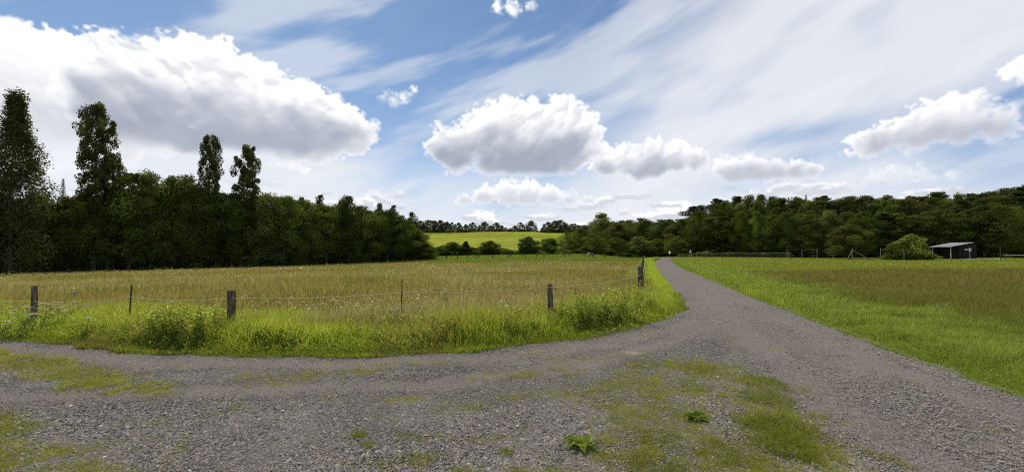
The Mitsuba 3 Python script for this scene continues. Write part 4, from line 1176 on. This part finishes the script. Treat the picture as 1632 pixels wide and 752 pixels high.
def slope_sheet(x0, x1, y0, y1, z0, z1, th, waves=0):
    n = 2 if not waves else waves * 4 + 1
    ys = np.linspace(y0, y1, n)
    wv = 0.0 if not waves else 0.018 * np.sin(np.arange(n) * np.pi / 2)
    top = np.vstack([np.c_[np.full(n, x0), ys, z0 + wv + 0 * ys], np.c_[np.full(n, x1), ys, z1 + wv + 0 * ys]])
    v = np.vstack([top, top - [0, 0, th]])
    i = np.arange(n - 1)
    q = np.vstack([np.stack([i, n + i, n + i + 1, i + 1], 1), np.stack([2 * n + i, 2 * n + i + 1, 3 * n + i + 1, 3 * n + i], 1), np.stack([i, i + 1, 2 * n + i + 1, 2 * n + i], 1), np.stack([n + i + 1, n + i, 3 * n + i, 3 * n + i + 1], 1)])
    q = np.vstack([q, [[0, 2 * n, 3 * n, n], [n - 1, 2 * n - 1, 4 * n - 1, 3 * n - 1]]])
    return v, q


for k in range(4):                          # corrugated sheets
    y0 = sy0 - 0.25 + k * 0.95
    put('roof_sheet', slope_sheet(72.4, 76.3, y0, y0 + 0.94, e0 - 0.02 + 0.004 * (k % 2), e1 + 0.004 * (k % 2), 0.025, 6), 'roof_metal', t)
put('rear_roof', slope_sheet(76.32, 77.1, sy0 - 0.2, sy1 + 0.2, e1, e1 - 0.2, 0.04), 'tarred_wood', t)
put('eave_beam', box(0.1, 3.6, 0.12, (72.7, 72.25, e0 - 0.09)), 'tarred_wood', t)
for y in (sy0 + 0.05, sy1 - 0.1):
    put('canopy_post', box(0.11, 0.11, e0 - gz - 0.16, (72.7, y, gz + (e0 - gz - 0.16) / 2)), 'grey_wood', t)
put('back_wall', box(sx1 - 72.75, 0.05, 1.95, ((sx1 + 72.75) / 2, sy1 + 0.1, gz + 0.975)), 'tarred_wood', t)
put('wall_notice', box(0.5, 0.02, 0.26, (75.2, sy0 - 0.03, gz + 1.55)), 'pale_print', t)
labels[t + '__wall_notice'] = {'label': 'pale notice board on the shed wall'}
put('concrete_slab', box(6.0, 1.6, 0.12, (76.6, 69.5, float(ground(76.6, 69.5)) + 0.01)), 'concrete')
tag('concrete_slab', 'pale flat slab on the ground before the dark shed', 'slab')
t = fresh('sign_post')
tag(t, 'small white double sign on a pole before the shed', 'sign')
x, y, z = bearing(1545, 68.3)
put('pole', tube([(x, y, z - 0.2), (x, y, z + 1.75)], 0.03, 8), 'concrete', t)
put('panel', box(0.42, 0.02, 0.24, (x, y - 0.045, z + 1.62)), 'white_paint', t)
put('panel', box(0.36, 0.02, 0.18, (x, y - 0.045, z + 1.36)), 'white_paint', t)

# ------------------------------------------------------------------ the two riders and the grazing animal
def flesh(chain, edge=0.03, rounds=6):
    """One smooth body: the hulls of the spheres at each bone's two ends, joined and smoothed."""
    m = m3d.Manifold()
    for (p, r), (q, s) in chain:
        a = m3d.Manifold.sphere(r, 14).translate([float(x) for x in p])
        b = m3d.Manifold.sphere(s, 14).translate([float(x) for x in q])
        m = m + m3d.Manifold.batch_hull([a, b])
    g = m.refine_to_length(edge).to_mesh()
    t = trimesh.Trimesh(g.vert_properties[:, :3], g.tri_verts, process=True)
    trimesh.smoothing.filter_taubin(t, iterations=rounds)
    return t


def rider(px, d, turn, who, bike):
    x, y, z = bearing(px, d)
    z += 0.02
    M = T().translate([x, y, z]).rotate([0, 0, 1], turn)
    # built heading along +x: wheels on the x axis, feet on the pedals
    b = fresh('bicycle')
    tag(b, bike, 'bicycle')

    def part(parent, name, mesh, mat, smooth=40):
        k = fresh(f'{parent}__{name}')
        scene[k] = {**mikit.ply(mesh, mat, smooth=smooth), 'to_world': M}
        return k
    for wx in (-0.52, 0.52):
        ring = trimesh.creation.torus(0.325, 0.02, 28, 8)
        ring.apply_transform(trimesh.transformations.rotation_matrix(math.pi / 2, [1, 0, 0]))
        ring.apply_translation([wx, 0, 0.345])
        w = part(b, 'wheel', ring, 'black_plastic')
        sp = [tube([(wx, 0, 0.345), (wx + 0.31 * math.cos(a), 0, 0.345 + 0.31 * math.sin(a))], 0.004, 4) for a in np.arange(12) * math.pi / 6]
        part(w, 'spokes', join(*sp), 'concrete', False)
    fr = [((-0.52, 0, 0.345), (-0.05, 0, 0.30)), ((-0.05, 0, 0.30), (-0.20, 0, 0.85)), ((-0.52, 0, 0.345), (-0.17, 0, 0.74)), ((-0.05, 0, 0.30), (0.36, 0, 0.72)), ((-0.18, 0, 0.78), (0.35, 0, 0.80)), ((0.34, 0, 0.92), (0.52, 0, 0.345))]
    part(b, 'frame', join(*[tube([p, q], 0.018, 6) for p, q in fr]), 'dark_metal')
    part(b, 'handlebar', join(tube([(0.34, 0, 0.92), (0.36, 0, 1.0)], 0.014, 6), tube([(0.28, -0.28, 1.02), (0.37, -0.1, 1.0), (0.37, 0.1, 1.0), (0.28, 0.28, 1.02)], 0.014, 6)), 'dark_metal')
    sd = trimesh.creation.icosphere(2)
    sd.apply_scale([0.14, 0.075, 0.035])
    part(b, 'saddle', moved(sd, -0.22, 0, 0.89), 'black_plastic')
    part(b, 'pedals', join(tube([(-0.05, 0.08, 0.30), (0.10, 0.08, 0.22), (0.10, 0.16, 0.22)], 0.012, 6), tube([(-0.05, -0.08, 0.30), (-0.20, -0.08, 0.38), (-0.20, -0.16, 0.38)], 0.012, 6)), 'dark_metal')
    p = fresh('person')
    tag(p, who, 'person')
    hip, chest, neck, head = (-0.20, 0, 0.97), (0.02, 0, 1.34), (0.09, 0, 1.48), (0.15, 0, 1.62)
    body = [((hip, 0.13), (chest, 0.15)), ((chest, 0.12), (neck, 0.06)), ((neck, 0.06), (head, 0.09)), ((head, 0.098), ((0.165, 0, 1.66), 0.095)), (((0.23, 0, 1.61), 0.018), ((0.25, 0, 1.60), 0.014))]
    for s in (1, -1):
        sh, el, wr = (0.04, 0.19 * s, 1.40), (0.16, 0.25 * s, 1.18), (0.29, 0.26 * s, 1.05)
        kn, an = ((0.20, 0.11 * s, 0.78), (0.10, 0.11 * s, 0.30)) if s > 0 else ((0.14, 0.11 * s, 0.90), (-0.18, 0.11 * s, 0.46))
        body += [((chest, 0.10), (sh, 0.075)), ((sh, 0.06), (el, 0.045)), ((el, 0.045), (wr, 0.032)), ((wr, 0.034), ((0.33, 0.25 * s, 1.04), 0.03)),
                 (((-0.20, 0.08 * s, 0.96), 0.11), (kn, 0.075)), ((kn, 0.07), (an, 0.045)), ((an, 0.045), ((an[0] + 0.13, an[1], an[2] - 0.05), 0.035))]
    k = part(p, 'body', flesh(body), 'skin', True)
    top = [((((-0.16, 0, 1.02)), 0.145), (chest, 0.168)), ((chest, 0.135), ((0.07, 0, 1.44), 0.085))]
    legs = []
    for s in (1, -1):
        sh, el, wr = (0.04, 0.19 * s, 1.40), (0.16, 0.25 * s, 1.18), (0.28, 0.26 * s, 1.06)
        kn, an = ((0.20, 0.11 * s, 0.78), (0.10, 0.11 * s, 0.34)) if s > 0 else ((0.14, 0.11 * s, 0.90), (-0.17, 0.11 * s, 0.50))
        top += [((chest, 0.115), (sh, 0.09)), ((sh, 0.075), (el, 0.06)), ((el, 0.06), (wr, 0.045))]
        legs += [(((-0.20, 0.08 * s, 0.96), 0.125), (kn, 0.09)), ((kn, 0.085), (an, 0.06))]
    part(p, 'jacket', flesh(top), 'white_cloth', True)
    part(p, 'trousers', flesh(legs), 'dark_cloth', True)
    he = trimesh.creation.icosphere(2)
    he.apply_scale([0.135, 0.11, 0.085])
    part(p, 'helmet', moved(he, 0.14, 0, 1.70), 'white_paint', True)


rider(1067, 101.5, 62, 'person in a white top and dark trousers riding at the far bend of the path', 'bicycle under the rider at the far bend of the gravel path')
rider(1100, 110.5, 10, 'person in a pale top riding behind the low fence right of the path end', 'bicycle half hidden behind the low fence right of the path end')

t = fresh('grazing_animal')
tag(t, 'small grey animal with a white head end grazing in the far pasture', 'animal')
x, y, z = bearing(941.5, 95)
spine = [((-0.52, 0, 0.72), 0.22), ((-0.15, 0, 0.68), 0.27), ((0.30, 0, 0.72), 0.25), ((0.60, 0, 0.70), 0.17)]
ch = list(zip(spine, spine[1:])) + [(((0.60, 0, 0.72), 0.16), ((0.88, 0, 0.42), 0.095)), (((0.88, 0, 0.42), 0.10), ((1.0, 0, 0.14), 0.055)), (((0.84, 0.07, 0.52), 0.03), ((0.80, 0.10, 0.62), 0.015)), (((0.84, -0.07, 0.52), 0.03), ((0.80, -0.10, 0.62), 0.015)),
                                    (((-0.70, 0, 0.80), 0.05), ((-0.82, 0, 0.40), 0.03))]
for s in (1, -1):
    ch += [(((-0.50, 0.12 * s, 0.66), 0.17), ((-0.42, 0.13 * s, 0.46), 0.085)), (((-0.42, 0.13 * s, 0.46), 0.075), ((-0.58, 0.13 * s, 0.28), 0.045)), (((-0.58, 0.13 * s, 0.28), 0.042), ((-0.54, 0.13 * s, 0.04), 0.042)),
           (((0.42, 0.12 * s, 0.62), 0.13), ((0.42, 0.12 * s, 0.32), 0.055)), (((0.42, 0.12 * s, 0.32), 0.05), ((0.42, 0.12 * s, 0.04), 0.042))]
m = flesh(ch)
vx, vz = m.vertices[:, 0], m.vertices[:, 2]
white = (sstep(-0.28, -0.45, vx) * sstep(0.45, 0.6, vz))[:, None]
col = np.array([0.10, 0.095, 0.09]) * (1 - white) + 0.62 * white
labels[t]['label'] = 'small grey grazing animal with a white rump in the far pasture'
scene[t] = {**mikit.ply(m, 'hide', smooth=True, color=col), 'to_world': T().translate([x, y, z]).rotate([0, 0, 1], -20).scale(0.92)}

# ------------------------------------------------------------------ weeds and flowers close by
def umbel_plant(px, d, h, n, label, seed, spread=0.25):
    rng = np.random.default_rng(seed)
    x, y, z = bearing(px, d)
    t = fresh('umbel_plant')
    tag(t, label, 'flowering plant')
    stems, heads = [], []
    for i in range(n):
        a, r = rng.uniform(0, 2 * np.pi), spread * math.sqrt(rng.uniform(0.02, 1))
        tip = np.array([x + math.cos(a) * r, y + math.sin(a) * r, z + h * rng.uniform(0.75, 1.08)])
        stems.append(limb((x + 0.2 * math.cos(a) * r, y + 0.2 * math.sin(a) * r, z), tip, 0.0035, 0.002, rng, 0.04))
        k = 34
        q = np.sqrt(rng.uniform(0, 1, k)) * rng.uniform(0.035, 0.055)
        b = rng.uniform(0, 2 * np.pi, k)
        c = tip + np.stack([np.cos(b) * q, np.sin(b) * q, 0.012 - q * q * 4], -1)
        v, f = leafsoup(c, unit(rng.normal(0, 0.3, (k, 3)) + [0, 0, 1]), rng.uniform(0.010, 0.018, k), rng, 0.9)
        s = Soup()
        s.add(v, f, np.repeat(pick(rng, k, [(0.62, 0.62, 0.55), (0.52, 0.55, 0.42)], 0.1), 4, 0))
        heads.append(s)
    put('stems', join(*stems), 'green_stem', t)
    for s in heads:
        s.put('umbel', 'petal', t)
    k = 70
    a, r = rng.uniform(0, 2 * np.pi, k), spread * 0.8 * np.sqrt(rng.uniform(0, 1, k))
    c = np.stack([x + np.cos(a) * r, y + np.sin(a) * r, z + h * rng.uniform(0.1, 0.7, k)], -1)
    v, f = leafsoup(c, unit(rng.normal(0, 0.6, (k, 3)) + [0, 0, 0.7]), rng.uniform(0.03, 0.07, k), rng, 0.45)
    s = Soup()
    s.add(v, f, np.repeat(pick(rng, k, [(0.10, 0.15, 0.03), (0.13, 0.17, 0.04)]), 4, 0))
    s.put('leaves', 'weed_leaf', t)


bsdf('green_stem', (0.11, 0.15, 0.04), 0.7)
for i, (px, d, h, n, sp, lab) in enumerate([(62, 7.9, 0.56, 16, 0.34, 'dense white-flowering plant at the foot of the leftmost post'), (96, 7.95, 0.58, 14, 0.36, 'white-flowering plant just right of the leftmost post'), (30, 7.5, 0.42, 10, 0.3, 'low white-flowering plant left of the leftmost post'),
                                            (8, 7.3, 0.36, 7, 0.25, 'white-flowering plant at the left edge of the photo'), (140, 7.4, 0.42, 5, 0.22, 'sparse white-flowering plant between the leftmost post and the green stake'),
                                            (638, 7.85, 0.50, 5, 0.14, 'white flowers at the foot of the thin dark stake'), (712, 9.4, 0.70, 4, 0.12, 'lone white-flowering stalk right of the thin dark stake'), (455, 8.3, 0.52, 5, 0.3, 'white-flowering plant right of the thick grey post'),
                                            (528, 8.9, 0.5, 6, 0.35, 'white-flowering plant between the thick post and the dark stake')]):
    umbel_plant(px, d, h, n, lab, 500 + i, sp)


def weed_clump(px, d, h, spread, cols, label, seed, leaf=(0.045, 0.09), stems=26, name='weed_clump', fern=False):
    """Upright stems with pairs of leaves: nettles, elder and other tall weeds."""
    rng = np.random.default_rng(seed)
    x, y, z = bearing(px, d)
    t = fresh(name)
    tag(t, label, 'weeds')
    st, P, N, S = [], [], [], []
    for i in range(stems):
        a, r = rng.uniform(0, 2 * np.pi), spread * math.sqrt(rng.uniform(0, 1))
        hh = h * rng.uniform(0.65, 1.1) * (1 - 0.45 * (r / spread) ** 2)
        p0 = np.array([x + math.cos(a) * r, y + math.sin(a) * r * 0.6, z])
        ln = rng.normal(0, 0.16, 2) + np.array([math.cos(a), math.sin(a)]) * 0.12
        p1 = p0 + [ln[0] * hh, ln[1] * hh, hh]
        st.append(limb(p0, p1, 0.004, 0.0018, rng, 0.05, 4))
        for k in range(int(hh / 0.035)):
            q = 0.12 + 0.88 * (k + 0.5) / (hh / 0.035)
            for s in (0, math.pi):
                b = k * 1.57 + s + rng.normal(0, 0.3)
                L = rng.uniform(*leaf) * (1.15 - 0.55 * q)
                P.append(p0 + (p1 - p0) * q + np.array([math.cos(b), math.sin(b), 0.1 - 0.3 * rng.uniform()]) * L * 0.7)
                N.append(unit(np.array([math.cos(b) * 0.5, math.sin(b) * 0.5, 0.85]) + rng.normal(0, 0.25, 3)))
                S.append(L)
    v, f = leafsoup(np.array(P), np.array(N), np.array(S) * 1.25, rng, 0.55)
    s = Soup()
    s.add(v, f, np.repeat(pick(rng, len(P), cols, 0.16), 4, 0))
    put('stems', join(*st), 'green_stem', t)
    s.put('leaves', 'weed_leaf', t)


GAIN = np.array([1.6, 1.5, 1.1])
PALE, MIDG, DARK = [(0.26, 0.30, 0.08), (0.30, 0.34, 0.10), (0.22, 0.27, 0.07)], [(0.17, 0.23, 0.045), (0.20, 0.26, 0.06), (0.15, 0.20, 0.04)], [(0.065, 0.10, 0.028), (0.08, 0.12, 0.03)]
for i, (px, d, h, sp, cols, n, lab) in enumerate([
    (272, 7.15, 0.70, 0.50, PALE, 64, 'pale yellow-green bushy weeds, left half of the clump before the thick post'), (318, 7.1, 0.72, 0.48, PALE, 64, 'pale yellow-green bushy weeds, right half of the clump before the thick post'),
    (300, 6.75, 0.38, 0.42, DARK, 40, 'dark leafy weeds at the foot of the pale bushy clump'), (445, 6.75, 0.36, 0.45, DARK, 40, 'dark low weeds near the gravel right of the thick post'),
    (410, 7.0, 0.46, 0.45, MIDG, 30, 'green weeds growing just right of the thick grey post'), (585, 7.0, 0.34, 0.45, MIDG, 28, 'green weeds left of the thin dark stake by the gravel'),
    (690, 7.2, 0.50, 0.45, PALE, 36, 'pale green weeds right of the thin dark stake'), (745, 7.45, 0.54, 0.45, MIDG, 30, 'green weeds halfway between the dark stake and the short dark post'),
    (815, 7.7, 0.64, 0.52, PALE, 50, 'pale leafy weeds left of the short dark post'), (866, 8.2, 0.5, 0.42, MIDG, 30, 'weeds hiding the foot of the short dark post'),
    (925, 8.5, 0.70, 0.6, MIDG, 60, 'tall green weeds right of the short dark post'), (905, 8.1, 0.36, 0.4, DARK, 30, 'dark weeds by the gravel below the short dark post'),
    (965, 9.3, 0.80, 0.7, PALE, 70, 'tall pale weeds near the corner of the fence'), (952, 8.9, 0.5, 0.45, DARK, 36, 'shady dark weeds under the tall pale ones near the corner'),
    (1000, 10.6, 0.76, 0.75, PALE, 64, 'tall green weeds before the stout corner post'), (992, 9.8, 0.56, 0.4, DARK, 26, 'dark weeds at the bend of the gravel edge'), (1035, 11.5, 0.32, 0.6, MIDG, 30, 'low weeds on the tip of the verge right of the corner post'),
    (172, 7.5, 0.36, 0.45, MIDG, 26, 'green weeds left of the green metal stake'), (232, 7.2, 0.34, 0.4, MIDG, 28, 'green weeds right of the green metal stake')]):
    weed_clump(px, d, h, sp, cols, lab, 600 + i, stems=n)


def grass_tuft(x, y, h, r, n, label, seed, cols=None, w=(0.0025, 0.006), lean=(0.3, 1.5)):
    rng = np.random.default_rng(seed)
    a, q = rng.uniform(0, 2 * np.pi, n), r * np.sqrt(rng.uniform(0, 1, n))
    bx, by = x + np.cos(a) * q, y + np.sin(a) * q
    cols = cols or [(0.12, 0.17, 0.025), (0.16, 0.20, 0.035), (0.095, 0.14, 0.02), (0.20, 0.21, 0.06)]
    r *= 1.15
    v, f, c = blades(bx, by, np.full(n, 0.012), h * rng.uniform(0.5, 1.1, n) * (1 - 0.35 * (q / r) ** 2), rng.uniform(*w, n), rng.uniform(*lean, n), pick(rng, n, cols), pick(rng, n, cols + [(0.22, 0.22, 0.07)]), rng)
    s = Soup()
    s.add(v, f, c)
    k = s.put('grass_tuft', 'grass_leaf')
    tag(k, label, 'grass tuft')


for i, (x, y, h, r, n, lab) in enumerate([
    (-1.28, 3.62, 0.10, 0.055, 150, 'upright round grass tuft alone on the gravel left of the centre'), (-1.15, 3.46, 0.07, 0.055, 130, 'low dark grass tuft touching the upright round one'), (-0.90, 3.62, 0.055, 0.12, 200, 'flat wide grass tuft right of the two small round ones'),
    (-0.04, 3.33, 0.075, 0.06, 150, 'small grass tuft on the gravel left of the broad-leaved weed'), (-0.68, 3.22, 0.06, 0.14, 220, 'flat yellowish grass tuft near the bottom of the photo'), (0.05, 2.95, 0.09, 0.10, 160, 'tuft cut by the bottom edge left of the broad-leaved weed'),
    (0.30, 2.98, 0.09, 0.07, 140, 'small tuft at the bottom edge below the broad-leaved weed'), (2.36, 3.78, 0.20, 0.26, 800, 'large bright grass tuft at the right edge of the grassy wedge, upper of two'), (2.15, 3.44, 0.19, 0.22, 700, 'large bright grass tuft at the right edge of the grassy wedge, lower of two'),
    (2.22, 3.17, 0.12, 0.08, 180, 'dark small tuft at the lowest tip of the grassy wedge'), (2.10, 3.85, 0.12, 0.13, 240, 'dark upright tuft left of the upper bright one'), (2.68, 4.55, 0.13, 0.26, 600, 'grass tuft on the bulging right edge of the wedge beside the path'),
    (2.45, 5.5, 0.11, 0.3, 560, 'grass tuft near the upper tip of the grassy wedge'), (2.92, 5.05, 0.12, 0.26, 560, 'grass tuft on the path side below the tip of the wedge'), (1.25, 3.55, 0.10, 0.2, 380, 'ragged tuft in the middle of the grassy wedge'),
    (0.95, 3.95, 0.07, 0.10, 150, 'thin tuft above the broad-leaved weed'), (1.05, 3.15, 0.10, 0.2, 380, 'ragged tuft at the bottom of the wedge right of the broad-leaved weed'), (-1.0, 4.55, 0.035, 0.14, 200, 'mossy yellow-green cushion in the middle of the gravel'),
    (-1.2, 4.05, 0.035, 0.09, 140, 'small mossy cushion below the larger yellow-green one'), (-0.42, 4.2, 0.03, 0.15, 180, 'low mossy patch right of the yellow-green cushions'), (-4.3, 3.65, 0.10, 0.28, 420, 'bright grass tuft in the bottom left corner, right one'),
    (1.75, 5.85, 0.08, 0.26, 420, 'low grass tuft at the top left of the grassy wedge'), (2.05, 4.9, 0.09, 0.24, 420, 'grass tuft inside the wedge above the small dark leafy weed'), (1.6, 3.3, 0.11, 0.2, 380, 'yellowish tuft low in the wedge between the bright tufts and the broad-leaved weed'),
    (-4.9, 3.85, 0.11, 0.32, 450, 'bright grass tuft in the bottom left corner, left one'), (-6.4, 5.85, 0.10, 0.35, 420, 'grass tuft on the strip between the wheel tracks at the left'), (-5.5, 5.4, 0.09, 0.3, 380, 'grass tuft at the right end of the strip between the wheel tracks')]):
    grass_tuft(x, y, h, r, n, lab, 700 + i)


def rosette(x, y, L, n, name, label, category, seed, cols, upright=0.6, width=0.3):
    """Broad leaves from one root: each leaf a bent blade of its own."""
    rng = np.random.default_rng(seed)
    t = fresh(name)
    tag(t, label, category)
    for i in range(n):
        a, l, u = i * 2.399 + rng.normal(0, 0.25), L * rng.uniform(0.6, 1.1), upright * rng.uniform(0.5, 1.2)
        k = 7
        q = np.linspace(0, 1, k)
        cx, cz = q * l * (1 - 0.25 * u), l * (u * q - 0.75 * u * q ** 2.2)
        w = width * l * np.sin(np.pi * np.clip(0.06 + 0.94 * q, 0, 1)) ** 0.8 * 0.5
        d, s = np.array([math.cos(a), math.sin(a)]), np.array([-math.sin(a), math.cos(a)])
        wav = 0.012 * np.sin(q * 9 + i)
        rows = [np.c_[x + d[0] * cx + s[0] * w * e, y + d[1] * cx + s[1] * w * e, 0.015 + cz + abs(e) * w * 0.35 + wav * e] for e in (-1, 0, 1)]
        v = np.stack(rows, 1).reshape(-1, 3)
        j = np.arange(k - 1)[:, None] * 3
        f = np.vstack([np.hstack([j + o, j + o + 1, j + o + 4]) for o in (0, 1)] + [np.hstack([j + o, j + o + 4, j + o + 3]) for o in (0, 1)])
        m = Soup()
        m.add(v, f, pick(rng, 1, cols, 0.15))
        m.put('leaf', 'weed_leaf', t, smooth=True)


rosette(0.54, 3.42, 0.18, 36, 'broad_leaved_weed', 'broad-leaved weed with long upright leaves, biggest plant on the gravel', 'weed', 1, [(0.14, 0.21, 0.045), (0.18, 0.25, 0.06)], 1.15, 0.2)
rosette(1.70, 3.98, 0.15, 30, 'small_leafy_weed', 'small dark leafy weed in the middle of the grassy wedge', 'weed', 2, [(0.10, 0.16, 0.035), (0.13, 0.18, 0.045)], 1.0, 0.26)
